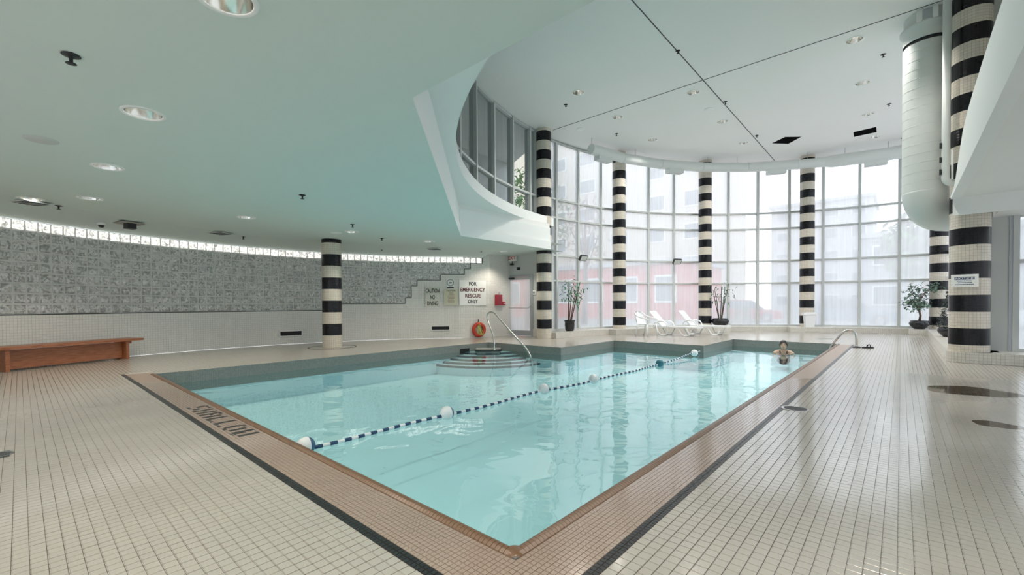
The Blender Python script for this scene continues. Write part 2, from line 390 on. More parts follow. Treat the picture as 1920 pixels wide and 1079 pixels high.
for k in range(4):
    a, b = ring[k], ring[(k+1) % 4]; c, d = ri[(k+1) % 4], ri[k]
    tb.quad([(*a, -.001), (*b, -.001), (*c, 0), (*d, 0)]); tb.quad([(*a, -.006), (*b, -.006), (*b, -.001), (*a, -.001)])
tile_me = tb.mesh('floor_tile', M_TILE)
for c in cells[:300]: obj('floor_tile', tile_me, floor, (c[3], c[4], random.uniform(-.0004, .0004)))
def tiles_joined(name, cs, h, mat, parent, lift=0.):
    mb = MB(); v = mb.v; f = mb.f
    for c in cs:
        x, y = c[3], c[4]; i = len(v); z = lift+random.uniform(-.0004, .0004)
        v.extend([(x-h, y-h, z), (x+h, y-h, z), (x+h, y+h, z), (x-h, y+h, z), (x-h, y-h, z-.006), (x+h, y-h, z-.006), (x+h, y+h, z-.006), (x-h, y+h, z-.006)])
        f.extend([(i, i+1, i+2, i+3), (i+4, i+5, i+1, i), (i+5, i+6, i+2, i+1), (i+6, i+7, i+3, i+2), (i+7, i+4, i, i+3)])
    mb.uv = [None]*len(f); return tag(mb.build(name, mat, parent), kind='stuff')
tiles_joined('floor_tiles', cells[300:], .0248, M_TILE, floor)

# ---- pool
pool = thing('swimming_pool', 'stepped-outline swimming pool with terracotta coping and pale blue basin', 'pool')
bas = MB(); band = MB(); n = len(POOL); DEPTH = -.72
for k in range(n):
    a, b = POOL[k], POOL[(k+1) % n]; L = hypot(b[0]-a[0], b[1]-a[1])
    for (z0, z1, m) in ((DEPTH, -.36, bas), (-.36, -.001, band)):
        m.quad([(*a, z1), (*b, z1), (*b, z0), (*a, z0)], [(0, z1), (L, z1), (L, z0), (0, z0)])
bas.build('basin_wall', M_BASIN, pool); band.build('waterline_band', M_POOLB, pool)
fill_poly('basin_floor', POOL, [], DEPTH, M_BASIN, pool)
cb = MB()
for (x0, y0, x1, y1) in ((-8.44, -.38, .38, 0), (0, 0, .38, 13.65)):
    cb.quad([(x0, y0, -.0035), (x1, y0, -.0035), (x1, y1, -.0035), (x0, y1, -.0035)], [(x0, y0), (x1, y0), (x1, y1), (x0, y1)])
cb.build('coping_bed', M_TERRAF, pool)
terra, blk = [], []
def addsmall(x, y, row):
    q = vis(x, y)
    if not q: return
    if q[2] < 6.6 and -200 < q[0] < 2150 and q[1] < 1300: (blk if row < 2 else terra).append((q[2], q[0], q[1], x, y))
for r in range(12):
    y = -.38+ST*(r+.5)
    for k in range(330):
        x = .38-ST*(r if r < 12 else 12) - ST*(k+.5)
        if x > -8.44: addsmall(x, y, r)
    x = .38-ST*(r+.5)
    for k in range(520):
        y2 = -.38+ST*(r+k+.5)
        if y2 < 13.6: addsmall(x, y2, r)
# lettering set in the coping with dark tiles
FONT = {'S': ['.####', '#....', '#....', '.###.', '....#', '....#', '####.'], 'H': ['#...#', '#...#', '#...#', '#####', '#...#', '#...#', '#...#'],
        'A': ['.###.', '#...#', '#...#', '#####', '#...#', '#...#', '#...#'], 'L': ['#....', '#....', '#....', '#....', '#....', '#....', '#####'],
        'O': ['.###.', '#...#', '#...#', '#...#', '#...#', '#...#', '.###.'], 'W': ['#...#', '#...#', '#...#', '#.#.#', '#.#.#', '#.#.#', '.#.#.']}
dark = set(); col0 = round((.38+4.62)/ST)
for li, ch in enumerate('SHALLOW'):
    for rr, row in enumerate(FONT[ch]):
        for cc_, c in enumerate(row):
            if c == '#':
                for w2 in ((0, 1) if cc_ in (0, 4) else (0,)):
                    dark.add((col0-(li*9+int(cc_*1.25)+w2), 10-rr))
letters = []
tt = []
for c in terra:
    kx = round((.38-c[3])/ST-.5); ky = round((c[4]+.38)/ST-.5)
    if c[4] < 0 and (kx, ky) in dark: letters.append(c)
    else: tt.append(c)
tt.sort(key=lambda c: (not ontop(c), c[0])); blk.sort(key=lambda c: (not ontop(c), c[0]))
def small_mesh(name, mat):
    h = .0122; mb = MB()
    mb.box((-h, -h, -.006), (h, h, 0)); return mb.mesh(name, mat)
sm_t, sm_b = small_mesh('coping_tile', M_TERRA), small_mesh('border_tile', M_BLKT)
for c in tt[:150]: obj('coping_tile', sm_t, pool, (c[3], c[4], random.uniform(-.0004, .0004)))
tiles_joined('coping_tiles', tt[150:], .0122, M_TERRA, pool)
for c in blk[:150]: obj('border_tile', sm_b, pool, (c[3], c[4], 0))
tiles_joined('border_tiles', blk[150:], .0122, M_BLKT, pool)
tiles_joined('shallow_lettering', letters, .0125, M_BLKT, pool, .0006)
bq = MB()   # far run of the black border
for (lo, hi) in (((-8.44, -.38, -.006), (-4.6, -.326, -.0005)), ((.326, 5.2, -.006), (.38, 13.65, -.0005))): bq.box(lo, hi)
bq.build('border_strip', M_BLKT, pool)
# bullnose edging
bn = MB(); prof = [(-.012, -.03), (-.014, -.005), (-.006, .010), (.010, .016), (.03, .014), (.048, .004), (.052, -.006)]
for k in range(6):
    (o0, z0), (o1, z1) = prof[k], prof[k+1]
    bn.quad([(-.0125, -o0, z0), (.0125, -o0, z0), (.0125, -o1, z1), (-.0125, -o1, z1)])
bn.quad([(-.0125, -o, z) for o, z in prof[::-1]]); bn.quad([(.0125, -o, z) for o, z in prof])
bull_me = bn.mesh('bullnose_tile', M_BULL)
spots = [(-ST*(k+.5), 0, 0) for k in range(int(8.1/ST))] + [(0, ST*(k+.5), pi/2) for k in range(int(13.6/ST))]
spots = [(s, vis(s[0], s[1])) for s in spots]; spots = [s for s in spots if s[1]]
spots.sort(key=lambda s: (not (0 < s[1][0] < 1920 and s[1][1] < 1079), s[1][2]))
for s, q in spots[:160]:
    o = obj('bullnose_tile', bull_me, pool, (s[0], s[1], 0)); o.rotation_euler = (0, 0, s[2])
bj = MB(); base = [v.co.copy() for v in bull_me.vertices]; bf = [tuple(p.vertices) for p in bull_me.polygons]
for s, q in spots[160:]:
    i = len(bj.v); ca, sa = cos(s[2]), sin(s[2])
    bj.v += [(s[0]+v.x*ca-v.y*sa, s[1]+v.x*sa+v.y*ca, v.z) for v in base]; bj.f += [tuple(i+k for k in f) for f in bf]
bj.uv = [None]*len(bj.f); tag(bj.build('bullnose_edging', M_BULL, pool), kind='stuff')
MB().lathe([(.052, -.006), (.048, .004), (.03, .014), (.012, .017), (.001, .0175)], 20).build('bullnose_corner', M_BULL, pool, True)
bjb = MB().box((-8.1, -.045, -.02), (.0, .005, .004)).box((-.005, -.045, -.02), (.045, 13.65, .004)); bjb.build('bullnose_joint', M_GROUT, pool)
# entry steps in the corner by the wall
sx, sy = -8.1, 8.0
for k, (R, z) in enumerate(((1.0, -.225), (1.25, -.29), (1.5, -.35), (1.75, -.41), (2.0, -.47))):
    pl = [(sx, sy)]+[(sx+R*cos(a), sy-R*sin(a)) for a in [pi/2*q/20 for q in range(21)]]
    MB().prism(pl[::-1], DEPTH+.001, z).build('step', M_BASIN, pool)
    em = MB()
    for q in range(20):
        a0, a1 = pi/2*q/20, pi/2*(q+1)/20
        P = lambda a, rr, zz: (sx+rr*cos(a), sy-rr*sin(a), zz)
        em.quad([P(a0, R-.05, z+.003), P(a1, R-.05, z+.003), P(a1, R+.004, z+.003), P(a0, R+.004, z+.003)])
        em.quad([P(a0, R+.004, z+.003), P(a1, R+.004, z+.003), P(a1, R+.004, z-.05), P(a0, R+.004, z-.05)])
    em.build('step_nosing', M_STEPEDGE, pool)
dg = Vector((1, -1)).normalized(); dn = Vector((1, 1)).normalized(); o_ = Vector((sx, sy))
pad = [o_+dg*.42+dn*-.36, o_+dg*.92+dn*-.36, o_+dg*1.0+dn*-.26, o_+dg*1.0+dn*.26, o_+dg*.92+dn*.36, o_+dg*.42+dn*.36]
MB().prism([tuple(p) for p in pad][::-1], -.7, -.13).build('entry_pad', M_POOLB, pool)
MB().prism([tuple(o_+dg*(q[0])+dn*q[1]) for q in ((.95, -.38), (1.02, -.28), (1.02, .28), (.95, .38), (.93, .36), (.98, .26), (.98, -.26), (.93, -.36))], -.18, -.124).build('pad_nosing', M_BLKT, pool)
y0 = onx(862, 658, -8.1).y; y1 = onx(880, 658, -8.1).y
MB().box((-8.11, y0, -.25), (-8.092, y1, -.12)).build('skimmer_mouth', M_VOID, pool)
wat = fill_poly('pool_water', POOL, [], WATER_Z, M_WATER)
tag(wat, 'rippled turquoise pool water mirroring the tall windows', 'water', kind='stuff')

# ---- left curved wall with glass blocks
wl = struct('wall_left')
dth = degrees(.2/WR); thg = degrees(atan2(*(reversed((oncirc(903, 560, WR, WA)-Vector((*WA, 0)))[:2])))) % 360
thcol = degrees(atan2(*(reversed((oncirc(622, 560, WR, WA)-Vector((*WA, 0)))[:2])))) % 360
def removed(k):
    for lim, r in ((2, 8), (3, 7), (7, 6), (11, 5), (12, 4), (13, 2)):
        if k < lim: return r
    return 1 if thg+dth*k < thcol else 0
NB = int((226-thg)/dth)
ZB = 1.0
tw = MB(); hd = MB(); back = MB(); edge = MB(); blocks = []
def wq(mb, a0, a1, z0, z1, R=WR):
    s0, s1 = radians(a0)*WR, radians(a1)*WR
    mb.quad([wp(a1, R, z0), wp(a0, R, z0), wp(a0, R, z1), wp(a1, R, z1)], [(s1, z0), (s0, z0), (s0, z1), (s1, z1)])
aa = th0
for k in range(-4, 0):
    a0, a1 = th0+(thg-th0)*(k+4)/4, th0+(thg-th0)*(k+5)/4; wq(tw, a0, a1, 0, ZL)
prev = 2.8
for k in range(NB):
    a0, a1 = thg+dth*k, thg+dth*(k+1); r = removed(k); zb = ZB+.2*r
    wq(tw, a0, a1, 0, zb); hd.quad([wp(a1, WR, 2.8), wp(a0, WR, 2.8), wp(a0, WR-1.3, ZL-.001), wp(a1, WR-1.3, ZL-.001)]); wq(back, a0, a1, zb, 2.8, WR+.012)
    edge.quad([wp(a1, WR-.004, zb-.014), wp(a0, WR-.004, zb-.014), wp(a0, WR-.004, zb+.004), wp(a1, WR-.004, zb+.004)])
    edge.quad([wp(a1, WR-.004, zb+.004), wp(a0, WR-.004, zb+.004), wp(a0, WR+.05, zb+.004), wp(a1, WR+.05, zb+.004)])
    if zb < prev-.01:
        edge.quad([wp(a0, WR-.004, zb), wp(a0-.12, WR-.004, zb), wp(a0-.12, WR-.004, prev), wp(a0, WR-.004, prev)])
        edge.quad([wp(a0, WR-.004, zb), wp(a0, WR-.004, prev), wp(a0, WR+.05, prev), wp(a0, WR+.05, zb)])
    prev = zb
    for rr in range(r, 9):
        c = wp((a0+a1)/2, WR+.045, ZB+.2*(rr+.5)); q = vis(*c)
        blocks.append((q[2] if q and -30 < q[0] else 99, c, (a0+a1)/2, rr))
for k in range(12):
    a0 = thg+dth*NB; a1 = thE; wq(tw, a0+(a1-a0)*k/12, a0+(a1-a0)*(k+1)/12, 0, ZL)
tw.build('tiled_face', M_TILEW, wl); hd.build('plaster_header', M_MINT, wl); back.build('mortar_bed', M_GROUTL, wl); edge.build('step_edging', M_DARK, wl)
bk = MB(); h = .085; pr = [(h, .0), (h, .042), (h-.008, .05), (h-.02, .043), (h-.04, .05), (h-.065, .054)]
for j in range(len(pr)-1):
    (a, y0), (b, y1) = pr[j], pr[j+1]
    A = [(-a, -y0, -a), (a, -y0, -a), (a, -y0, a), (-a, -y0, a)]; B = [(-b, -y1, -b), (b, -y1, -b), (b, -y1, b), (-b, -y1, b)]
    for q in range(4): bk.quad([A[q], A[(q+1) % 4], B[(q+1) % 4], B[q]])
bk.quad([(-pr[-1][0], -.054, -pr[-1][0]), (pr[-1][0], -.054, -pr[-1][0]), (pr[-1][0], -.054, pr[-1][0]), (-pr[-1][0], -.054, pr[-1][0])])
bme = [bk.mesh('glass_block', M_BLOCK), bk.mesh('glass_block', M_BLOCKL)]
def brot(a): return radians(a-90) if a >= AK else atan2(NK.y, NK.x)-pi/2
blocks.sort(key=lambda b: b[0])
bjoin = [MB(), MB()]
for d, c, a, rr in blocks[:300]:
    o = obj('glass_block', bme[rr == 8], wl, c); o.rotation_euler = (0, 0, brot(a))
for d, c, a, rr in blocks[300:]:
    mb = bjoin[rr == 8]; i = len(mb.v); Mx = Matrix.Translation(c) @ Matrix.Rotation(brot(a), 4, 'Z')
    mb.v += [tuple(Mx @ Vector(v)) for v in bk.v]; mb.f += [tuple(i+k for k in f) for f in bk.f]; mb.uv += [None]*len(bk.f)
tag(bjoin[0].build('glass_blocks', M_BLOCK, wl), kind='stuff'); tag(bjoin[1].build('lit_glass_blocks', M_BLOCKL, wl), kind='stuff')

# ---- wall beside and around the door
wd = struct('wall_door_side')
m = MB(); m.quad([(cx0, cy0, 0), (cx0, DOORY, 0), (cx0, DOORY, ZL), (cx0, cy0, ZL)][::-1], [(cy0, 0), (DOORY, 0), (DOORY, ZL), (cy0, ZL)][::-1])
m.build('tiled_face', M_TILEW, wd)
DX0 = ony(948, 600, DOORY).x; DX1 = ony(1000, 600, DOORY).x; DH = 2.24
m = MB().box((cx0, DOORY, 0), (DX0, DOORY+.15, ZL)).box((DX0, DOORY, DH), (DX1, DOORY+.15, ZL)).box((DX1, DOORY, 0), (-7.35, DOORY+.15, .2)).box((DX1, DOORY, .2), (-7.75, DOORY+.15, ZL))
m.build('grey_panel', M_LGREY, wd)
m = MB(); uvbox(m, (DX1+.02, DOORY-.05, 0), (-7.75, DOORY, .28)); m.build('tiled_base', M_CURB, wd)
door = tag(obj('door_1', None), kind='structure')
fw_ = .07
MB().box((DX0, DOORY-.03, 0), (DX0+fw_, DOORY+.05, DH)).box((DX1-fw_, DOORY-.03, 0), (DX1, DOORY+.05, DH)).box((DX0+fw_, DOORY-.03, DH-fw_), (DX1-fw_, DOORY+.05, DH)).build('door_frame', M_GREY, door)
lx0, lx1 = DX0+fw_+.005, DX1-fw_-.005
lf = MB().box((lx0, DOORY-.01, .02), (lx0+.09, DOORY+.03, DH-.08)).box((lx1-.07, DOORY-.01, .02), (lx1, DOORY+.03, DH-.08)).box((lx0+.09, DOORY-.01, .02), (lx1-.07, DOORY+.03, .2)).box((lx0+.09, DOORY-.01, DH-.17), (lx1-.07, DOORY+.03, DH-.08))
leaf = lf.build('door_leaf', M_GREY, door)
MB().box((lx0+.09, DOORY+.005, .2), (lx1-.07, DOORY+.012, DH-.17)).build('pane', M_PANED, leaf)
MB().tube([(lx0+.03, DOORY-.015, 1.02), (lx0+.05, DOORY-.08, 1.02), (lx1-.1, DOORY-.08, 1.02), (lx1-.04, DOORY-.06, 1.06), (lx1-.03, DOORY-.01, 1.1)], .014, 8).build('push_bar', M_STEEL, door)
MB().cbox((lx0+.04, DOORY-.04, 1.05), (.06, .06, .2)).build('latch_case', M_STEEL, door)
MB().cbox((lx0+.25, DOORY-.05, DH-.12), (.28, .07, .06)).build('door_closer', M_DARK, door)

# ---- other walls
wb = struct('wall_back')
MB().box((XB, BACKY-.15, 0), (RX, BACKY, .35)).box((XB, BACKY-.15, 2.6), (RX, BACKY, ZL)).box((XB, BACKY-.15, .35), (XB+.6, BACKY, 2.6)).build('wall_face', M_WHITE, wb)
wr = struct('wall_right')
MB().box((RX, BACKY-.15, 0), (RX+.15, 11.15, .35)).box((RX, BACKY-.15, 2.75), (RX+.15, 11.15, ZU)).build('wall_face', M_WHITE, wr)
wf = struct('wall_far_right')
MB().box((2.57, 11.0, ZCURB), (2.84, 11.12, 2.8)).box((2.57, 11.0, 2.8), (RX, 11.12, ZU)).build('panel', M_LGREY, wf)
MB().box((2.84, 10.985, ZCURB), (2.90, 11.08, 2.8)).build('edge_post', M_GREY, wf)
wu = struct('wall_back_upper')
MB().box((.2, -2.6, 3.1), (RX, -2.47, ZU)).build('wall_face', M_CEIL, wu)

# ---- windows
def bay_window(name, pts, zs, mat, mw=.085, md=.14, tw_=.06, fm=None, top=None):
    s = struct(name); fm = fm or M_LGREY; pts = [Vector((p[0], p[1])) for p in pts]; n = len(pts)
    for k, p in enumerate(pts):
        t = (pts[min(k+1, n-1)]-pts[max(k-1, 0)]).normalized(); nn = Vector((-t.y, t.x))
        q = [p+t*(sx_*mw/2)+nn*(sy_*md/2) for sx_, sy_ in ((-1, -1), (1, -1), (1, 1), (-1, 1))]
        MB().prism([tuple(v) for v in q], zs[0], zs[-1]).build('mullion', fm, s)
    for k in range(n-1):
        a, b = pts[k], pts[k+1]; t = (b-a).normalized(); nn = Vector((-t.y, t.x)); a2, b2 = a+t*mw/2, b-t*mw/2
        for j, z in enumerate(zs):
            lo, hi = (z, z+tw_) if j == 0 else ((z-tw_, z) if j == len(zs)-1 else (z-tw_/2, z+tw_/2))
            q = [a2-nn*md*.36, b2-nn*md*.36, b2+nn*md*.36, a2+nn*md*.36]
            MB().prism([tuple(v) for v in q], lo, hi).build('transom', fm, s)
        for z0, z1 in zip(zs, zs[1:]):
            q = [a2-nn*.006, b2-nn*.006, b2+nn*.006, a2+nn*.006]
            MB().prism([tuple(v) for v in q], z0+tw_/2, z1-tw_/2).build('pane', mat, s)
    return s
ZS = [ZCURB, 2.0, 2.92, 4.27, 4.93, ZU-.02]
angs = [88.1+6.72*k for k in range(14)]+[180.6]
bay_window('window_1', [cp(a, RG) for a in angs], ZS, M_PANE)
bay_window('window_2', [cp(a, 10.1) for a in (182.6, 184.6, 190.4, 197.0, 203.8, 210.6, 217.4, 224.2, 231., 238., 245., 252., 259.)], [4.1, 4.83, ZU-.02], M_PANEC, mw=.07, md=.22, fm=M_LGREY)
bay_window('window_3', [(2.93, 11.04), (4.3, 11.04), (5.95, 11.04)], [ZCURB, 1.91, 2.8], M_PANE)
bay_window('window_4', [(2.65, 11.15+1.36*k) for k in range(8)], ZS, M_PANE)  # hidden side glazing, put in for the light it gives
bay_window('window_5', [(XB+.62+(RX-XB-.7)*k/8, BACKY-.07) for k in range(9)], [.35, 2.6], M_PANE)  # unseen glazing added to the back wall for fill light
bay_window('window_6', [(RX+.07, BACKY+.1+15*k/10) for k in range(11)], [.35, 2.75], M_PANE)  # right wall out of view, glazed to add fill light

# ---- curbs
cb = struct('trim_1'); m = MB(); N = 48
for k in range(N):
    a0, a1 = 88+93*k/N, 88+93*(k+1)/N; s0, s1 = radians(a0)*RK, radians(a1)*RK
    m.quad([cp(a0, RK, 0), cp(a1, RK, 0), cp(a1, RK, ZCURB), cp(a0, RK, ZCURB)], [(s0, 0), (s1, 0), (s1, ZCURB), (s0, ZCURB)])
    m.quad([cp(a0, RK, ZCURB), cp(a1, RK, ZCURB), cp(a1, RG+.1, ZCURB), cp(a0, RG+.1, ZCURB)], [(s0, RK), (s1, RK), (s1, RG), (s0, RG)])
m.quad([cp(181, RK, 0), cp(181, RG+.1, 0), cp(181, RG+.1, ZCURB), cp(181, RK, ZCURB)], [(RK, 0), (RG, 0), (RG, ZCURB), (RK, ZCURB)])
m.build('window_curb', M_CURB, cb)
for ac in (158.85, 135.22, 111.99):
    m = MB(); aa_ = [ac-4.6+9.2*k/8 for k in range(9)]; RP = RK-.38
    for p, q in zip(aa_, aa_[1:]):
        s0, s1 = radians(p)*RK, radians(q)*RK
        m.quad([cp(p, RP, 0), cp(q, RP, 0), cp(q, RP, ZCURB), cp(p, RP, ZCURB)], [(s0, 0), (s1, 0), (s1, ZCURB), (s0, ZCURB)])
        m.quad([cp(p, RP, ZCURB), cp(q, RP, ZCURB), cp(q, RK+.01, ZCURB), cp(p, RK+.01, ZCURB)], [(s0, RP), (s1, RP), (s1, RK), (s0, RK)])
    for p in (aa_[0], aa_[-1]): m.quad([cp(p, RP, 0), cp(p, RK, 0), cp(p, RK, ZCURB), cp(p, RP, ZCURB)], [(RP, 0), (RK, 0), (RK, ZCURB), (RP, ZCURB)])
    m.build('curb_pier', M_CURB, cb)
m = MB(); uvbox(m, (2.0, 10.6, 0), (2.7, 20.05, ZCURB)); m.build('side_ledge', M_CURB, cb)
m = MB(); uvbox(m, (1.52, 19.58, 0), (1.999, 20.15, ZCURB)); m.build('curb_pier', M_CURB, cb)
C7 = dep(1816, 655, 8.38); C7.z = 0
m = MB(); uvbox(m, (C7.x, C7.y-.3, 0), (RX, 11.05, ZCURB))
for k in range(32):
    a0, a1 = 2*pi*k/32, 2*pi*(k+1)/32; R = .315; P = lambda a, z: (C7.x+R*cos(a), C7.y+R*sin(a), z)
    m.quad([P(a0, 0), P(a1, 0), P(a1, ZCURB), P(a0, ZCURB)], [(a0*R, 0), (a1*R, 0), (a1*R, ZCURB), (a0*R, ZCURB)])
m.quad([(C7.x+.315*cos(2*pi*k/32), C7.y+.315*sin(2*pi*k/32), ZCURB) for k in range(32)])
m.build('front_ledge', M_CURB, cb)

# ---- columns
bandcache = {}
def band_mesh(r, h, white):
    key = (round(r, 3), round(h, 3), white)
    if key not in bandcache:
        m = MB(); n = 40
        for k in range(n):
            a0, a1 = 2*pi*k/n, 2*pi*(k+1)/n; P = lambda a, z: (r*cos(a), r*sin(a), z)
            m.quad([P(a0, 0), P(a1, 0), P(a1, h), P(a0, h)], [(a0*r, 0), (a1*r, 0), (a1*r, h), (a0*r, h)])
        m.quad([(r*cos(2*pi*k/n), r*sin(2*pi*k/n), h) for k in range(n)]); m.quad([(r*cos(-2*pi*k/n), r*sin(-2*pi*k/n), 0) for k in range(n)])
        me = m.mesh('tile_band', M_COLW if white else M_COLB)
        for p in me.polygons: p.use_smooth = len(p.vertices) == 4
        bandcache[key] = me
    return bandcache[key]
def column(p, r, z0, z1, label):
    c = thing('striped_column', label, 'column', (p[0], p[1], z0), 0, 'black and cream striped columns')
    zb = [z0]; n = 1
    while .02+.314*n < z1-.02:
        if .02+.314*n > z0+.02: zb.append(.02+.314*n)
        n += 1
    zb.append(z1)
    for a, b in zip(zb, zb[1:]):
        white = int((.5*(a+b)-.02)/.314) % 2 == 0
        obj('tile_band', band_mesh(r+(0 if white else .001), b-a, white), c, (0, 0, a-z0))
    return c
p1 = G(623.5, 652.7); d1 = (p1-CAM); d1.z = 0; C1 = p1+d1.normalized()*.255
C2 = dep(1020.5, 600, 14.85)
col1 = column(C1, .255, 0, ZL, 'short striped column standing on the deck before the glass-block wall')
rg = MB().lathe([(.60, .0005), (.60, .004), (.625, .004), (.625, .0005)], 40, (0, 0, 0)); rg.build('floor_joint_ring', M_DARK, col1)
column(C2, .255, 0, ZU, 'tall striped column between the exit door and the window wall')
column(cp(158.85, RC), .255, ZCURB, ZU, 'tall striped column behind the white chair, nearer the exit door')
column(cp(135.22, RC), .255, ZCURB, ZU, 'tall striped column with a bowl-potted tall plant at its foot')
column(cp(111.99, RC), .255, ZCURB, ZU, 'tall striped column with a white bin at its foot')
column(cp(88.75, RC), .255, ZCURB, ZU, 'tall striped column behind the bushy round-leaved potted tree')
column(C7, .282, ZCURB, ZU, 'thick striped column carrying the blue and white notice sign')

# ---- ceilings, lamps
LOWL = [(424, -3), (269, 213), (202, 313), (169, 372), (57, 373), (462, 408), (660, 435), (804, 453), (942, 472)]
lowp = [G(x, y, ZL) for x, y in LOWL]
lowp += [Vector((x, y, ZL)) for x, y in ((1.2, -.68), (3.8, -.68), (.5, -2.6), (-3.2, -2.7))]  # extra downlights out of view, added for their light alone
ce = struct('ceiling')
OPEN = [(2.0, .82), (-1.89, .82), (-7.3, 6.2), (-7.3, 10.15)]
low_out = OPEN + [(-7.3, DOORY+.1), (cx0, DOORY+.1)] + [tuple(wp(th0+(thE-th0)*k/60, WR+.03, 0)[:2]) for k in range(61)] + [(XB, BACKY-.1), (RX, BACKY-.1), (RX, .82)]
fill_poly('low_ceiling', low_out, [circ(p, .14) for p in lowp], ZL, M_MINT, ce, up=False)
fill_poly('low_slab', low_out, [], ZL+.24, M_CEIL, ce)
UPL = [(-5.43, 8.92), (-5.40, 11.1), (-5.38, 13.67), (-3.05, 11.07), (-3.04, 13.69), (-3.04, 16.21), (.5, 11.02), (.5, 13.6), (.5, 16.2), (.58, 18.75), (.5, 8.6), (.5, 6.2)]
HAT = [[(1447, 269), (1472, 257), (1503, 256.5), (1478, 270)], [(1600, 248), (1643, 238), (1644, 248), (1601, 257)]]
hatp = [[tuple(G(x, y, ZU)[:2]) for x, y in h] for h in HAT]
up_out = arc(CC, RG+.15, 86, 178.5, 40) + arc(CC, 13.2, 172.4, 262, 34) + [(.2, -2.55), (RX+.1, -2.55), (RX+.1, 11.1), (2.75, 11.1), (2.75, 20.8)]
ce2 = struct('ceiling')
fill_poly('upper_ceiling', up_out, [circ(p, .15) for p in UPL]+hatp, ZU, M_CEIL, ce2, up=False)
fill_poly('upper_slab', up_out, [], ZU+.5, M_CEIL, ce2)
jm = MB().box((-2.628, 2.0, ZU-.006), (-2.606, 19.3, ZU+.001)).box((-7.5, 10.54, ZU-.006), (2.0, 10.56, ZU+.001)); jm.build('control_joint', M_DARK, ce2)
for h in hatp:
    m = MB(); 
    for a, b in zip(h, h[1:]+h[:1]): m.quad([(*a, ZU), (*b, ZU), (*b, ZU+.4), (*a, ZU+.4)])
    m.quad([(*a, ZU+.4) for a in h]); m.build('open_hatch', M_VOID, ce2)
def downlight_proto(r):
    cup = MB().lathe([(r, 0), (r*.96, .03), (r*.8, .12), (r*.5, .18), (.001, .19)], 24).mesh('reflector', M_CHROME, True)
    ring_ = MB().lathe([(r, -.001), (r+.006, -.01), (r+.03, -.008), (r+.034, 0)], 24).mesh('trim_ring', M_WHITE, True)
    bulb = MB().sphere((0, 0, .12), .045, 12, 8).mesh('lamp_bulb', pmat('lamp_glow', (1, 1, 1), .4, emit=(1, .93, .82), estr=14), True)
    return cup, ring_, bulb
def downlights(pos, r, energy, labels, grp, col):
    cup, ring_, bulb = downlight_proto(r)
    ld = bpy.data.lights.new('lamp_light', 'SPOT'); ld.energy = energy; ld.spot_size = radians(125); ld.spot_blend = .6; ld.color = col; ld.shadow_soft_size = .06
    for p, label in zip(pos, labels):
        t = thing('recessed_downlight', label, 'ceiling light', p, 0, grp)
        obj('reflector', cup, t); obj('trim_ring', ring_, t); obj('lamp_bulb', bulb, t)
        
        if not (energy == HISPOT and p[1] > 18): obj('lamp_light', ld, t, (0, 0, .05))
ORD = ['first', 'second', 'third', 'fourth', 'fifth', 'sixth']
lowlab = ['%s round downlight from the ceiling opening, in the row toward the bench' % ORD[k] for k in range(4)]
lowlab += ['round downlight in the low ceiling above the wooden bench', 'round downlight in the low ceiling over the pool edge between bench and short column',
           'round downlight in the low ceiling just past the short striped column', 'round downlight in the low ceiling between short column and exit door, over the deck',
           'round downlight in the low ceiling right in front of the exit sign']
lowlab += ['round recessed downlight in the low ceiling over the entrance side of the deck']*4
downlights(lowp, .14, LOWSPOT, lowlab, 'downlights in the low ceiling', (1, .90, .78))
uplab = ['%s downlight from the window wall in the high-ceiling row by the mezzanine' % ORD[k] for k in (2, 1, 0)]
uplab += ['%s downlight from the window wall in the high-ceiling row beside the long joint' % ORD[k] for k in (2, 1, 0)]
uplab += ['%s downlight from the window wall in the high-ceiling row by the big duct' % ORD[k] for k in (3, 2, 1, 0, 4, 5)]
downlights([(*p, ZU) for p in UPL], .15, HISPOT, uplab, 'downlights in the high ceiling', (1, .95, .88))

# ---- bulkhead around the opening, mezzanine slab
tr = struct('trim_2')
for (a, b) in zip(OPEN, OPEN[1:]):
    a, b = Vector(a), Vector(b); t = (b-a).normalized(); nn = Vector((-t.y, t.x))   # nn points into the opening for this winding?
    mid = (a+b)/2
    if (mid+nn-Vector((-1, 7))).length > (mid-nn-Vector((-1, 7))).length: nn = -nn
    for (z0, z1, off, mat, nm) in ((ZL+.002, 3.22, .0, M_WHITE, 'fascia_board'), (3.22, 3.66, -.03, M_WHITE, 'fascia_board'), (3.66, 3.8, -.06, M_CEIL, 'fascia_head')):
        q = [a+nn*off-t*0.0, b+nn*off+t*.0, b-nn*.15, a-nn*.15]
        MB().prism([tuple(v) for v in q], z0, z1).build(nm, mat, tr)
sl = struct('trim_3'); so = MB(); ed = MB(); tp = MB(); N = 64
for k in range(N):
    a0, a1 = 180+84*k/N, 180+84*(k+1)/N; RE = 9.62; RO = 13.2
    so.quad([cp(a0, RE, 3.8), cp(a1, RE, 3.8), cp(a1, RO, 3.8), cp(a0, RO, 3.8)])
    ed.quad([cp(a0, RE, 3.8), cp(a1, RE, 3.8), cp(a1, RE, 4.08), cp(a0, RE, 4.08)])
    ed.quad([cp(a0, RE, 4.08), cp(a1, RE, 4.08), cp(a1, RE+.16, 4.08), cp(a0, RE+.16, 4.08)])
    ed.quad([cp(a0, RE+.16, 4.08), cp(a1, RE+.16, 4.08), cp(a1, RE+.16, 4.1), cp(a0, RE+.16, 4.1)])
    tp.quad([cp(a0, RE+.16, 4.1), cp(a1, RE+.16, 4.1), cp(a1, RO, 4.1), cp(a0, RO, 4.1)])
so.build('slab_soffit', M_CEIL, sl); ed.build('slab_edge', M_WHITE, sl, True).data.shade_flat(); tp.build('mezzanine_floor', M_LGREY, sl)
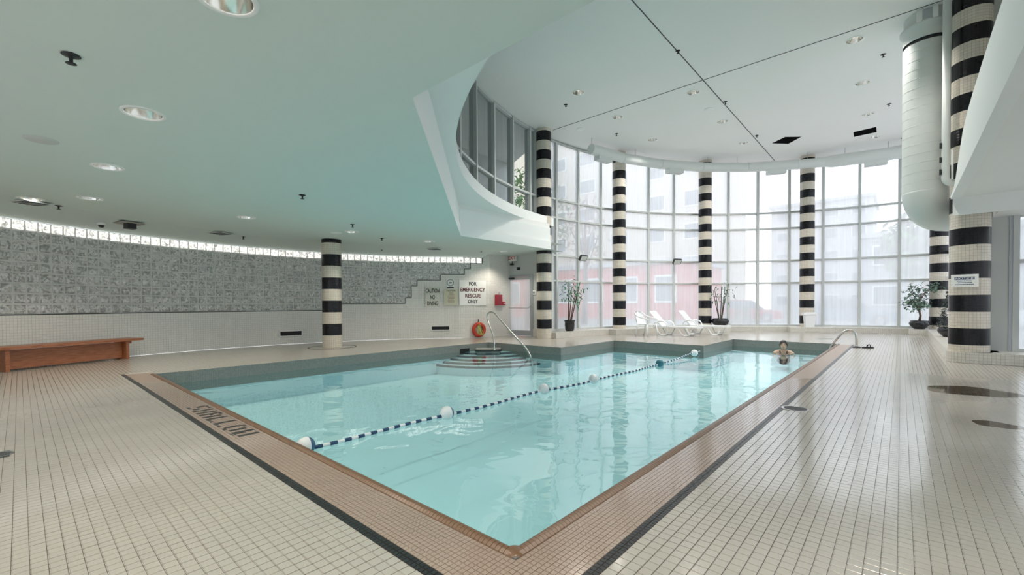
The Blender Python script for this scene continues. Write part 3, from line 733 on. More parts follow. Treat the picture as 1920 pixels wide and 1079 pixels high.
MB().quad([cp(180, 9.62, 3.8), cp(180, 11.2, 3.8), cp(180, 11.2, 4.1), cp(180, 9.62, 4.08)]).build('slab_end', M_WHITE, sl)
wm = struct('wall_mezzanine'); m = MB()
for k in range(30):
    a0, a1 = 172.5+90.5*k/30, 172.5+90.5*(k+1)/30; zf = -.08 if a0 < 182 else 3.8
    m.quad([cp(a0, 13.1, zf), cp(a1, 13.1, zf), cp(a1, 13.1, ZU), cp(a0, 13.1, ZU)])
m.build('wall_face', M_LGREY, wm)

# ---- right bulkhead
rb = struct('trim_4')
prf = [(-2.4, 3.08), (10.2, 3.08), (10.2, 3.14), (9.6, 3.17), (9.2, 3.28), (8.7, 3.5), (8.1, 3.74), (7.5, 3.84), (6.76, 3.89), (5.3, 3.93), (4.0, 3.93), (-2.4, 3.93)]
MX = Matrix(((0, 0, 1, 0), (1, 0, 0, 0), (0, 1, 0, 0), (0, 0, 0, 1)))
MB().prism(prf, 2.0, 2.14, MX).build('curved_parapet', M_WHITE, rb)
MB().box((2.14, .95, 3.1), (RX, 10.2, 3.2)).build('soffit', M_CEIL, rb)
MB().box((2.03, 10.2, 2.77), (RX, 10.235, 3.2)).build('beam_front', M_WHITE, rb)
MB().box((2.62, 10.235, 2.77), (RX, 11.0, 3.2)).build('beam', M_WHITE, rb)
MB().box((2.0, .82, ZL), (RX, .95, 3.2)).build('step_board', M_WHITE, rb)
# ================================================================== DUCTS
dz = lambda a: 6.62-.06*(171.5-a)/85
dk = thing('curved_air_duct', 'long white round air duct curving along the window wall', 'duct', (0, 0, 0))
aseg = [171.3, 161, 149.5, 138, 126.5, 115, 109.5]
MB().tube([cp(a, 9.1, dz(a)) for a in aseg], .18, 20).build('duct_run', M_DUCT, dk, False)
autosmooth(dk.children[-1], 35)
MB().tube([cp(a, 9.1, dz(a)) for a in (109.5, 107.8)]+[cp(a, 9.1, dz(a)) for a in (107.8, 98, 89)], .23, 20, rs=[.18, .225, .225, .23, .23]).build('wide_duct_run', M_DUCT, dk)
autosmooth(dk.children[-1], 35)
for a in (167.2, 145.5, 119.8, 99.6):
    p = cp(a, 9.1, dz(a)); Mx = Matrix.Translation(p) @ Matrix.Rotation(radians(a+90), 4, 'Z')
    r = .18 if a > 110 else .225
    b = MB().box((-.33, -.13, -r-.13), (.33, .13, -r+.06), Mx).build('air_outlet', M_DUCT, dk)
    MB().box((-.29, -.10, -r-.136), (.29, .10, -r-.128), Mx).build('outlet_grille', M_LGREY, b)
for a in (171., 157, 136.5, 129, 113, 105.4, 97.4):
    p = cp(a, 9.1, dz(a)); MB().tube([p+Vector((0, 0, .17)), (p.x, p.y, ZU)], .008, 6).build('hanger_rod', M_GREY, dk)
for a in aseg[1:-1]:
    p = cp(a, 9.1, dz(a)); Mx = Matrix.Translation(p) @ Matrix.Rotation(radians(a), 4, 'Z') @ Matrix.Rotation(pi/2, 4, 'X')
    MB().lathe([(.179, -.02), (.186, -.02), (.186, .02), (.179, .02)], 20, M=Mx).build('seam_collar', M_DUCT, dk, True)
# big vertical duct by the thick column
DP = dep(1737, 200, 9.05); vx, vy = DP.x, DP.y; vr = .375
vd = thing('vertical_air_duct', 'big white round vertical air duct with bottom elbow beside the thick striped column', 'duct', (vx, vy, 0))
MB().lathe([(vr, 3.42), (vr, 6.42)], 36).build('riser', M_DUCT, vd, True)
ub = Vector((.62, .78, 0)); pts = []; rs_ = []
for k in range(7):
    a = pi/2*k/6; pts.append(ub*(.42*(1-cos(a)))+Vector((0, 0, 3.43-.42*sin(a)+.0)))
pts = [Vector((0, 0, 3.44))]+pts+[ub*.62+Vector((0, 0, 3.01))]
MB().tube(pts, vr, 36).build('elbow', M_DUCT, vd, True)
for k in range(15):
    z = 3.6+k*.19; MB().lathe([(vr, z-.004), (vr+.004, z), (vr, z+.004)], 36).build('seam', M_DUCT, vd, True)
MB().lathe([(vr-.03, 6.42), (vr-.03, 6.5)], 36).build('joint_gap', M_DARK, vd, True)
MB().lathe([(vr, 6.49), (vr, 6.72), (vr+.05, 6.74), (vr+.05, 6.8), (vr-.01, 6.82), (vr-.01, ZU)], 36).build('top_collar', M_DUCT, vd, True)
fc = Vector((CAM.x-vx, CAM.y-vy, 0)).normalized()
Mx = frame(fc*(vr+.01)+Vector((0, 0, 6.9)), fc)
lv = MB().box((-.16, -.12, -.02), (.16, .12, .03), Mx).build('damper_frame', M_WHITE, vd)
MB().box((-.07, -.12, .03), (.08, .10, .034), Mx).build('damper_louvre', M_GREY, lv)
# pipe clipped beside it
PP = dep(1774, 250, 8.3)
pp = thing('vertical_pipe', 'white vertical pipe with bottom elbow between the big duct and the thick column', 'pipe', (PP.x, PP.y, 0))
ux = Vector((.85, .5, 0)).normalized()
MB().tube([(0, 0, ZU), (0, 0, 3.5)]+[tuple(ux*(.09*(1-cos(a)))+Vector((0, 0, 3.5-.09*sin(a)))) for a in [pi/2*k/5 for k in range(1, 6)]]+[tuple(ux*.14+Vector((0, 0, 3.41)))], .062, 16).build('pipe_run', M_DUCT, pp, True)
for z in (3.62, 3.85, 4.12): MB().cbox((-.075, -.02, z), (.03, .04, .1)).build('pipe_clip', M_DARK, pp)
MB().tube([(.085, -.03, 3.45), (.085, -.03, 4.0)], .016, 8).build('conduit', M_WHITE, pp, True)

# ================================================================== CEILING FITTINGS
def GL(x, y):
    z = ZL
    for _ in range(8):
        p = G(x, y, z); r = hypot(p.x-WA[0], p.y-WA[1]); z = ZL if r < WR-1.3 or p.x > WA[0] else 2.8+.15*(WR-r)/1.3
    return G(x, y, z)
sp = MB().lathe([(.05, 0), (.055, -.006), (.02, -.012), (.012, -.03)], 14).lathe([(.012, -.03), (.012, -.06)], 10).lathe([(.03, -.06), (.032, -.064), (.001, -.066)], 14).mesh('sprinkler_head', M_BLACK, True)
lowS = [((133, 103), 'black sprinkler head before the front edge of the ceiling opening'), ((110, 386), 'black sprinkler head above the near end of the bench'), ((456, 444), 'black sprinkler head close to the glass blocks, toward the short column'),
        ((567, 366), 'black sprinkler head over the open pool under the low ceiling'), ((661, 421), 'black sprinkler head beside the downlight past the short column'), ((716, 466), 'black sprinkler head at the glass wall past the short column'),
        ((902, 470), 'black sprinkler head near the end of the lit glass-block row'), ((716, 447), 'black sprinkler head between short column and the glass-block steps')]
for (x, y), lb in lowS: tag(obj('sprinkler_head', sp, None, GL(x, y)), lb, 'sprinkler', 'sprinkler heads')
spu = sp.copy(); spu.name = 'sprinkler_head'
upS = [((1061, 196), 'black sprinkler head in the high ceiling by the mezzanine'), ((1156, 251), 'black sprinkler head in the high ceiling near the duct end'), ((1656, 102), 'black sprinkler head in the high ceiling beside the big vertical duct'),
       ((1667, 195), 'black sprinkler head in the high ceiling near the far right downlight'), ((1271, 95), 'black sprinkler head on the ceiling joint before the crossing'), ((1360, 191), 'black sprinkler head on the ceiling joint past the crossing'),
       ((1419, 254), 'black sprinkler head on the ceiling joint near the window wall'), ((1692, 259), 'black sprinkler head in the high ceiling by the narrow open hatch')]
for (x, y), lb in upS: tag(obj('sprinkler_head', spu, None, G(x, y, ZU)), lb, 'sprinkler', 'sprinkler heads')
pl = MB().lathe([(.001, -.014), (.12, -.014), (.14, -.004), (.14, 0)], 24).mesh('blank_plate', M_LGREY, True)
plw = pl.copy(); plw.materials[0] = M_WHITE
for (x, y, z, lb, me) in ((77, 262, ZL, 'round grey cover plate flush in the low ceiling', pl), (630, 437, ZL, 'round cover plate in the low ceiling above the short column', plw), (1329, 205, ZU, 'round white cover plate in the high ceiling by the long joint', plw), (1089, 242, ZU, 'round white cover plate in the high ceiling above the duct end', plw)):
    tag(obj('cover_plate', me, None, G(x, y, z)), lb, 'cover plate', 'round ceiling cover plates')
for (x, y, lb) in ((57, 379, 'grey slotted air diffuser in the low ceiling above the bench'), (414, 437, 'grey air diffuser close to the glass-block wall beyond the bench'), (815, 467, 'grey air diffuser near the glass-block steps')):
    t = thing('ceiling_diffuser', lb, 'vent', GL(x, y)-Vector((0, 0, .01)), .5, 'ceiling air diffusers')
    MB().box((-.2, -.2, -.012), (.2, .2, 0)).build('frame', M_LGREY, t)
    for k in range(4): MB().box((-.17, -.15+k*.085, -.018), (.17, -.105+k*.085, -.012)).build('slat', M_DARK, t)
t = thing('dome_camera', 'small white ceiling camera with black dome near the glass-block wall', 'camera', GL(190, 418))
MB().lathe([(.07, 0), (.075, -.03), (.06, -.05)], 18).build('housing', M_WHITE, t, True); MB().lathe([(.055, -.05), (.045, -.085), (.02, -.1), (.001, -.103)], 16).build('dome', M_BLACK, t, True)
t = thing('ceiling_hatch_plate', 'square brownish ceiling plate with a black box hanging from it', 'ceiling fixture', GL(237, 419), .3)
MB().box((-.28, -.2, -.02), (.28, .2, 0)).build('plate', pmat('tan_plate', (.34, .31, .27), .6), t); MB().box((.06, -.08, -.13), (.22, .08, -.02)).build('lamp_box', M_BLACK, t)

# ================================================================== WALL ITEMS
def wall_rect(x0, x1, y0, y1, off=.008):
    xm, ym = (x0+x1)/2, (y0+y1)/2
    a, b = onwall(x0, ym, off)[0], onwall(x1, ym, off)[0]; c, nn = onwall(xm, ym, off)
    h = onwall(xm, y0, off)[0].z-onwall(xm, y1, off)[0].z; nn = Vector((-(b-a).y, (b-a).x, 0)).normalized()
    if nn.dot(Vector((WA[0]-c.x, WA[1]-c.y, 0))) < 0: nn = -nn
    return frame((a+b)/2*Vector((1, 1, 0)).x if False else Vector(((a.x+b.x)/2, (a.y+b.y)/2, c.z))+nn*.02, nn), (b-a).length, h
M_SIGNW = pmat('white_sign', (.90, .90, .88), .5); M_SIGNC = pmat('cream_sign', (.66, .64, .50), .5); M_TXTR = pmat('dark_red_ink', (.11, .012, .02), .6); M_TXTK = pmat('black_ink', (.012, .012, .012), .6); M_TXTB = pmat('blue_ink', (.03, .06, .16), .5)
def sign_obj(name, label, Mx, w_, h_, mat):
    t = thing(name, label, 'sign'); t.matrix_world = Mx
    MB().cbox((0, 0, 0), (w_, h_, .008)).build('plate', mat, t); return t
def put_text(t, txt, y, maxw, hgt, mat, bold=.0, x=0.):
    me = text_mesh(txt, 1., bold=bold, extrude=.0)
    xs = [v.co.x for v in me.vertices]; ys = [v.co.y for v in me.vertices]
    wx, hy = max(xs)-min(xs), max(ys)-min(ys); cxm, cym = (max(xs)+min(xs))/2, (max(ys)+min(ys))/2
    for v in me.vertices: v.co = ((v.co.x-cxm)/wx*maxw+x, (v.co.y-cym)/hy*hgt+y, .0055)
    me.materials.append(mat); me.name = 'lettering'; return obj('lettering', me, t)
Mx, w_, h_ = wall_rect(861, 911, 526, 573)
t = sign_obj('rescue_sign', 'large white sign reading FOR EMERGENCY RESCUE ONLY', Mx, w_, h_, M_SIGNW)
for txt, yy, ww, mt in (('FOR', .36, .29, M_TXTK), ('EMERGENCY', .125, .93, M_TXTR), ('RESCUE', -.115, .58, M_TXTR), ('ONLY', -.345, .37, M_TXTK)): put_text(t, txt, yy*h_, ww*w_, .155*h_, mt, .03)
Mx, w_, h_ = wall_rect(798, 824, 539, 575)
t = sign_obj('no_diving_sign', 'cream sign reading CAUTION NO DIVING in black letters', Mx, w_*1.05, h_, pmat('pale_sign', (.70, .69, .62), .5))
for txt, yy, ww in (('CAUTION', .32, .98), ('NO', -.02, .34), ('DIVING', -.34, .78)): put_text(t, txt, yy*h_, ww*w_, .22*h_, M_TXTK, .025)
Mx, w_, h_ = wall_rect(832, 859, 543, 573)
t = sign_obj('caution_notice', 'small cream caution notice with lines of reddish print', Mx, w_, h_, M_SIGNC)
put_text(t, 'CAUTION', .41*h_, .6*w_, .07*h_, M_TXTK, .02)
M_FADE = pmat('faded_red_ink', (.35, .20, .13), .7)
for k in range(9):
    ln = MB(); yy = (.30-.075*k)*h_; ww = (.3, .28, .42, .55, .6, .52, .5, .58, .5)[k]*w_/1.5
    x = -ww/1.0*.6
    while x < ww*.6:
        l = random.uniform(.02, .05)*w_*2; ln.cbox((x+l/2, yy, .005), (l*.85, .03*h_, .001)); x += l
    ln.build('print_line', M_FADE, t)
Mx, w_, h_ = wall_rect(838, 851, 523, 541)
t = sign_obj('round_emblem_sign', 'small white sign with a grey ring emblem above the caution notice', Mx, w_*1.1, h_*1.05, M_SIGNW)
MB().lathe([(w_*.40, .005), (w_*.40, .007), (w_*.52, .007), (w_*.52, .005)], 24, (0, h_*.08, 0)).build('ring_mark', pmat('grey_ink', (.30, .33, .34), .6), t)
MB().cbox((0, h_*.08, .005), (w_*.42, h_*.16, .001)).build('ring_mark', pmat('grey_ink', (.3, .33, .34)), t); MB().cbox((0, -h_*.43, .005), (w_*.98, h_*.10, .002)).build('black_bar', M_TXTK, t)
for (x0, x1, y0, y1, lb) in ((523, 567, 620, 631, 'low wall vent with pale frame beside the short striped column'), (808, 844, 611, 620, 'low wall vent with pale frame below the caution signs')):
    Mx, w_, h_ = wall_rect(x0, x1, y0, y1, .004); t = thing('wall_vent', lb, 'vent', group='low wall vents'); t.matrix_world = Mx
    MB().box((-w_/2, -h_/2, 0), (w_/2, -h_/2+.025, .015)).box((-w_/2, h_/2-.025, 0), (w_/2, h_/2, .015)).box((-w_/2, -h_/2+.025, 0), (-w_/2+.03, h_/2-.025, .015)).box((w_/2-.03, -h_/2+.025, 0), (w_/2, h_/2-.025, .015)).build('frame', M_WHITE, t)
    MB().box((-w_/2+.03, -h_/2+.025, .001), (w_/2-.03, h_/2-.025, .003)).build('cavity', M_VOID, t)
    for k in range(3): yy = -h_/2+.03+(h_-.06)*(k+.5)/3; MB().cbox((0, yy, .006), (w_-.06, .012, .008)).build('slat', M_DARK, t)
# life ring leaning below the signs
c, nrm = onwall(898, 616, .085); c.z = .275
t = thing('life_ring', 'red and orange life ring with a bundle of yellow-green rope, against the wall', 'life ring'); t.matrix_world = frame(c, nrm)
circp = [(.20*cos(2*pi*k/32), .20*sin(2*pi*k/32), 0) for k in range(32)]
MB().tube(circp, .062, 12, closed=True).build('ring', pmat('red_orange_foam', (.55, .035, .02), .5, noise=(7, .6, (.62, .10, .04))), t, True)
rp = MB()
for j in range(5):
    ph = j*.5; rp.tube([(.02*j-.04+(.05+.015*j)*cos(2*pi*k/18+ph), -.03+(.13+.012*j)*sin(2*pi*k/18), .066+.006*j) for k in range(18)], .009, 6, closed=True)
for s in (-1, 0, 1): rp.tube([(s*.05, .06, .07), (s*.03, .17, .06), (0, .30, .02)], .008, 6)
rp.build('rope', pmat('yellow_green_rope', (.52, .55, .16), .7), t, True)
MB().cbox((0, .31, -.04), (.03, .1, .03)).build('hook', M_DARK, t)
# fire alarm boxes on the white wall
def xrect(x0, x1, y0, y1, X):
    xm, ym = (x0+x1)/2, (y0+y1)/2
    c = onx(xm, ym, X); w_ = abs(onx(x0, ym, X).y-onx(x1, ym, X).y); h_ = onx(xm, y0, X).z-onx(xm, y1, X).z; return c, w_, h_
c, w_, h_ = xrect(928, 940, 553, 573, cx0+.03); t = thing('fire_cabinet', 'dark red fire alarm panel on the white wall beside the door', 'alarm box', c+Vector((.03, 0, 0)))
MB().cbox((0, 0, 0), (.05, w_, h_)).build('case', M_RED, t); MB().cbox((.032, 0, 0), (.006, w_*.8, h_*.86)).build('cover', pmat('red_cover', (.34, .03, .05), .35), t)
MB().cbox((-.01, w_*.15, h_/2+.05), (.03, .06, .09)).build('conduit_box', M_LGREY, t)
c, w_, h_ = xrect(942.5, 947, 566, 572.5, cx0+.02); t = thing('alarm_pull', 'small red alarm pull station next to the red panel', 'alarm box', c)
MB().cbox((0, 0, 0), (.04, w_, h_)).build('case', M_RED, t); MB().cbox((.022, 0, 0), (.006, w_*.5, h_*.3)).build('pull_bar', M_SIGNW, t)
# exit sign and emergency heads over the door
c = ony(961, 484.5, DOORY-.12); t = thing('exit_sign', 'white EXIT sign with red letters above the door', 'sign', c)
MB().cbox((0, 0, 0), (.34, .06, .22)).build('case', M_SIGNW, t); MB().cbox((0, .06, .06), (.06, .12, .05)).build('bracket', M_LGREY, t)
me = text_mesh('EXIT', .17, bold=.004, extrude=.001); me.materials.append(pmat('exit_red', (.45, .02, .02), .5)); o = obj('lettering', me, t, (0, -.032, 0)); o.rotation_euler = (pi/2, 0, 0)
MB().tube([(-.02, 0, -.11), (-.02, .0, -.2)], .012, 6).build('stem', M_DARK, t); MB().cbox((-.02, -.02, -.23), (.1, .1, .07)).build('emergency_head', M_BLACK, t)
c = ony(972, 504, DOORY-.06); t = thing('door_sensor', 'small black box on the grey panel above the door', 'sensor', c); MB().cbox((0, 0, 0), (.1, .08, .1)).build('case', M_BLACK, t); MB().lathe([(.03, 0), (.025, .012), (.001, .014)], 12, M=frame((0, -.04, 0), (0, -1, 0))).build('lens', M_DARK, t)
c = ony(1001, 549, DOORY-.02); t = thing('door_notice', 'small white notice on the post right of the door', 'sign', c); MB().cbox((0, 0, 0), (.16, .012, .17)).build('plate', M_SIGNW, t); MB().cbox((0, -.008, .0), (.1, .004, .07)).build('print_block', pmat('grey_ink', (.3, .33, .34)), t)
# notice on the thick column
nd = Vector((CAM.x-C7.x, CAM.y-C7.y, 0)).normalized(); nd = Matrix.Rotation(radians(-12), 3, 'Z') @ nd
c = C7+nd*.295; c.z = dep(1805, 526, 8.05).z
t = sign_obj('notice_sign', 'white sign with blue NOTICE heading on the thick striped column', frame(c, nd), .37, .235, M_SIGNW)
MB().cbox((0, .045, .0045), (.27, .052, .001)).build('blue_header', M_TXTB, t); o = put_text(t, 'NOTICE', .045, .24, .036, M_SIGNW, .02); o.location.z = .001
for txt, yy, ww in (('NO LIFEGUARD', -.005, .20), ('ON DUTY AT POOL', -.035, .18), ('SWIM AT YOUR OWN RISK', -.07, .26)):
    ln = MB(); x = -ww/2
    while x < ww/2-.01:
        l = random.uniform(.015, .035); ln.cbox((x+l/2, yy, .0045), (l*.85, .013, .001)); x += l
    ln.build('print_line', M_TXTB, t)

# ================================================================== BENCH
rl = G(240, 673.5); ll = G(8, 699); u = (ll-rl).normalized()
t = thing('wooden_bench', 'long reddish-brown wooden bench against the tiled curved wall', 'bench', rl, atan2(u.y, u.x))
MB().box((-.30, -.42, .39), (2.3, -.20, .44)).build('seat_plank', M_WOOD, t); MB().box((-.30, -.195, .39), (2.3, .04, .44)).build('seat_plank', M_WOOD, t)
for x in (0, 1.92): MB().box((x-.03, -.36, 0), (x+.03, 0, .39)).build('leg_panel', M_WOOD, t)
MB().box((.03, -.16, .03), (1.89, -.12, .37)).build('apron', M_WOOD, t); MB().box((-.12, -.30, .33), (-.03, -.06, .39)).build('end_block', M_WOOD, t)

# ================================================================== RAILS
rp_ = [(927, 657), (927, 636), (914.5, 600), (913, 593), (915.5, 587.5), (920.5, 584.5), (925.5, 586.2), (930, 590), (960, 625), (998, 666), (999, 672)]
t = thing('step_handrail', 'bent steel handrail rising from the pool entry steps', 'handrail', (0, 0, 0))
HY = G(927, 656, -.12).y; pts = [ony(x, y, HY) for x, y in rp_]; pts[-1] = Vector((pts[-1].x, HY, -.7))
def smooth_pts(P, n=2):
    for _ in range(n):
        Q = [P[0]]
        for a, b in zip(P, P[1:]): Q += [a*.75+b*.25, a*.25+b*.75]
        P = Q+[P[-1]]
    return P
MB().tube(smooth_pts(pts), .021, 12).build('rail', M_STEEL, t, True)
b0 = pts[0]; MB().lathe([(.05, -.118), (.05, -.105), (.025, -.1)], 16, (b0.x, b0.y, 0)).build('flange', M_STEEL, t, True)
gp = [(1606, 652), (1606, 632), (1604, 625), (1599, 620.5), (1591, 619), (1583, 621.5), (1575, 629), (1554, 654), (1551, 660)]
GY = G(1606, 652).y; pts = [ony(x, y, GY) for x, y in gp]; pts[-1] = Vector((pts[-1].x-.03, GY, -.6))
t = thing('pool_grab_rail', 'curved steel grab rail arching from the deck into the far end of the pool', 'grab rail', (0, 0, 0))
MB().tube(smooth_pts(pts), .027, 12).build('rail', M_STEEL, t, True); MB().lathe([(.10, .0), (.10, .012), (.04, .03)], 18, (pts[0].x, pts[0].y, 0)).build('flange', M_DARK, t, True)
c = G(1627, 653); t = thing('sandal', 'dark rubber sandal lying beside the grab rail base', 'sandal', c, .75)
sole = [(.15*cos(a)*(1), .055*sin(a)*(1+.25*cos(a))) for a in [2*pi*k/20 for k in range(20)]]
MB().prism(sole, 0, .028).build('sole', M_BLACK, t)
MB().tube([(.02, -.058, .02), (.035, -.04, .07), (.04, 0, .085), (.035, .04, .07), (.02, .058, .02)], .014, 8).build('strap', pmat('dark_grey_rubber', (.05, .05, .055), .6), t, True)

# ================================================================== LANE ROPE
fl = [G(x, y, -.17) for x, y in ((573, 838), (838, 776), (1020, 730.5), (1113, 712), (1237, 682), (1302, 667))]
anch = ony(1311, 659, 10.86)
t = thing('lane_rope', 'blue and white twisted lane rope with ball floats stretched across the pool', 'lane rope', (0, 0, 0))
ctrl = [Vector((fl[0].x-.02, .0, -.13))]+[Vector((p.x, p.y, -.19)) for p in fl[:-1]]+[Vector((fl[-1].x, fl[-1].y, -.10)), anch]
path = []
for a, b in zip(ctrl, ctrl[1:]):
    n = max(2, int((b-a).length/.07))
    for k in range(n):
        q = a.lerp(b, k/n); q = q+Vector((.025*sin(q.y*3.1), 0, 0)); path.append(q)
path.append(anch)
MB().tube(path, .017, 8).build('rope', pmat('white_rope', (.80, .84, .86), .6), t, True)
for k in range(0, len(path)-1, 2): MB().tube([path[k], path[k+1]], .0185, 8).build('rope_stripe', pmat('navy_rope', (.015, .06, .14), .6), t, True)
M_NAVY = pmat('navy_plastic', (.02, .10, .20), .35); M_TEAL = pmat('teal_plastic', (.03, .18, .24), .35)
for k, p in enumerate(fl):
    d = (ctrl[min(k+2, len(ctrl)-1)]-ctrl[k]).normalized(); c = Vector((p.x, p.y, -.165 if k < 5 else -.11)); r = .085
    Mx = frame(c, d, (0, 0, 1)); half = lambda a0, a1: [(max(1e-4, r*sin(a0+(a1-a0)*j/6)), r*cos(a0+(a1-a0)*j/6)) for j in range(7)]
    f0 = MB().lathe(half(pi, .42*pi), 18, M=Mx).build('float', M_WPLAST if k != 4 else M_TEAL, t, True)
    MB().lathe(half(.42*pi, 0), 18, M=Mx).build('blue_half', M_NAVY if k < 4 else (M_TEAL if k == 4 else M_WPLAST), f0, True)
MB().tube([anch+Vector((-.03, .0, -.03)), anch+Vector((-.03, -.05, -.02)), anch+Vector((.0, -.06, 0)), anch+Vector((.03, -.03, .02)), anch+Vector((.02, .01, .03))], .01, 8).build('anchor_hook', M_STEEL, t, True)

# ================================================================== LOUNGERS, CHAIR, BIN
def lounger(loc, rz, label):
    t = thing('sun_lounger', label, 'sun lounger', loc, rz, 'white resin sun loungers')
    H_ = .34
    for y in (-.29, .29): MB().box((.70, y-.03, H_-.05), (1.95, y+.03, H_)).build('side_rail', M_WPLAST, t)
    for k in range(13): MB().box((.74+k*.093, -.26, H_-.03), (.81+k*.093, .26, H_-.008)).build('seat_slat', M_WPLAST, t)
    MB().box((1.93, -.30, H_-.06), (1.99, .30, H_)).build('foot_bar', M_WPLAST, t)
    ang = radians(50); Mx = Matrix.Translation((.72, 0, H_-.02)) @ Matrix.Rotation(pi-ang, 4, 'Y') @ Matrix.Rotation(pi, 4, 'X')
    Mx = Matrix.Translation((.72, 0, H_-.02)) @ Matrix(((-cos(ang), 0, sin(ang), 0), (0, 1, 0, 0), (sin(ang), 0, cos(ang), 0), (0, 0, 0, 1)))
    bk_ = MB().prism([(0, -.29), (.68, -.29), (.74, -.24), (.74, .24), (.68, .29), (0, .29)], -.02, .008, Mx).build('backrest', M_WPLAST, t)
    for k in range(8): MB().box((.05+k*.08, -.24, .008), (.10+k*.08, .24, .016), Mx).build('backrest_slat', M_WPLAST, bk_)
    for y in (-.28, .28):
        for x0 in (.55, 1.35):
            MB().tube(smooth_pts([Vector((x0-.05, y, H_-.03)), Vector((x0+.10, y, .03)), Vector((x0+.17, y, .014)), Vector((x0+.26, y, .014)), Vector((x0+.33, y, .03)), Vector((x0+.45, y, H_-.03))]), .026, 8).build('leg', M_WPLAST, t, True)
        MB().tube(smooth_pts([Vector((.42, y*1.12, H_-.03)), Vector((.48, y*1.12, H_+.17)), Vector((.85, y*1.12, H_+.19)), Vector((.95, y*1.12, H_-.02))]), .022, 8).build('armrest', M_WPLAST, t, True)
        MB().box((.42, y-.025, H_-.06), (.70, y+.025, H_-.01)).build('rear_rail', M_WPLAST, t)
    return t
lounger((-5.87, 14.2, 0), 0, 'white resin sun lounger next to the white armchair')
lounger((-5.3, 15.5, 0), 0, 'white resin sun lounger beside the bowl-potted tall plant')
ch = G(1215, 629.5); t = thing('resin_armchair', 'white resin armchair with rounded back facing the sun loungers', 'chair', (-5.5, 13.42, 0), radians(-12))
MB().prism([(-.20, -.22), (.22, -.24), (.25, -.20), (.25, .20), (.22, .24), (-.20, .22)], .40, .43).build('seat', M_WPLAST, t)
for (x, y, dx, dy) in ((.22, -.25, .04, -.03), (.22, .25, .04, .03), (-.20, -.22, -.10, -.02), (-.20, .22, -.10, .02)):
    MB().tube([(x, y, .43), (x+dx*.5, y+dy*.5, .2), (x+dx, y+dy, 0)], .024, 8, rs=[.032, .026, .02]).build('leg', M_WPLAST, t, True)
bkm = MB(); NN = 12
for side, off in ((1, 0.), (-1, .02)):
    rows = []
    for j in range(7):
        v = j/6; row = []
        for k in range(NN+1):
            uu = -1+2*k/NN; wid = .24*(1-.35*max(0, v-.55)**2*4)*sqrt(max(.05, 1-(max(0, v-.62)/.40)**2)) if v > .62 else .24
            row.append((-.20-.16*v-.06*(1-uu*uu)-off, uu*wid, .42+.47*v))
        rows.append(row)
    for j in range(6):
        for k in range(NN):
            q = [rows[j][k], rows[j][k+1], rows[j+1][k+1], rows[j+1][k]]; bkm.quad(q if side > 0 else q[::-1])
bkm.build('backrest', M_WPLAST, t, True)
for s in (-1, 1): MB().tube(smooth_pts([Vector((-.36, s*.20, .84)), Vector((-.24, s*.27, .72)), Vector((.0, s*.29, .65)), Vector((.24, s*.28, .62)), Vector((.27, s*.27, .55)), Vector((.22, s*.25, .42))]), .024, 8).build('armrest', M_WPLAST, t, True)
bp_ = cp(111.3, RC-.16); bp_.z = ZCURB
bdir = Vector((CC[0]-bp_.x, CC[1]-bp_.y, 0)).normalized()
bp_ = cp(111.6, RK-.0)+Vector((0, 0, ZCURB)); bp_ = cp(111.7, RK+.0, ZCURB)
t = thing('waste_bin', 'white square waste bin with lid at the foot of a striped column', 'bin', cp(112.2, RK-.19, ZCURB), radians(112.2))
bw = MB(); lo_, hi_ = .14, .17
i0 = [(-lo_, -lo_), (lo_, -lo_), (lo_, lo_), (-lo_, lo_)]; i1 = [(-hi_, -hi_), (hi_, -hi_), (hi_, hi_), (-hi_, hi_)]
bw.quad([(*p, 0) for p in i0[::-1]])
for k in range(4): bw.quad([(*i0[k], 0), (*i0[(k+1) % 4], 0), (*i1[(k+1) % 4], .49), (*i1[k], .49)])
bw.build('body', M_WPLAST, t)
MB().box((-.185, -.23, .49), (.185, .23, .55)).box((-.16, -.2, .55), (.16, .2, .575)).build('lid', M_WPLAST, t)

# ================================================================== PLANTS
def leaf_mat(n, a, b): return pmat(n, a, .45, noise=(6, .8, b))
M_LEAFG = leaf_mat('bright_leaf', (.05, .22, .09), (.10, .34, .16)); M_LEAFD = leaf_mat('dusty_leaf', (.09, .17, .12), (.20, .30, .23)); M_LEAFK = leaf_mat('dark_needle', (.012, .025, .02), (.03, .05, .035))
M_LEAFB = leaf_mat('brown_leaf', (.22, .17, .10), (.30, .24, .15)); M_STEM = pmat('cane_bark', (.09, .055, .035), .7, noise=(30, .7, (.17, .11, .07))); M_SOIL = pmat('soil', (.03, .022, .018), .9)
M_POT = pmat('glazed_black_pot', (.012, .013, .016), .18, noise=(14, .5, (.035, .035, .04)))
def leaves(mb, pts, L, W, rnd, droop=.3):
    for p in pts:
        a = rnd.uniform(0, 2*pi); el = rnd.uniform(-.9, .5); l = L*rnd.uniform(.7, 1.2); w_ = W*rnd.uniform(.8, 1.2)
        d = Vector((cos(a)*cos(el), sin(a)*cos(el), sin(el))); s = d.cross(Vector((0, 0, 1))).normalized(); p = Vector(p)
        m = p+d*l*.5+Vector((0, 0, -.02*l)); e_ = p+d*l+Vector((0, 0, -droop*l))
        mb.quad([p, m+s*w_/2, e_, m-s*w_/2])
def pot_mesh(kind):
    if kind == 'bucket': return [(.001, .0), (.12, 0), (.15, .05), (.165, .2), (.16, .30), (.18, .32), (.18, .36), (.15, .36), (.145, .30), (.001, .30)]
    return [(.001, 0), (.15, 0), (.17, .02), (.27, .13), (.30, .21), (.28, .27), (.25, .29), (.27, .315), (.23, .315), (.22, .28), (.001, .27)]
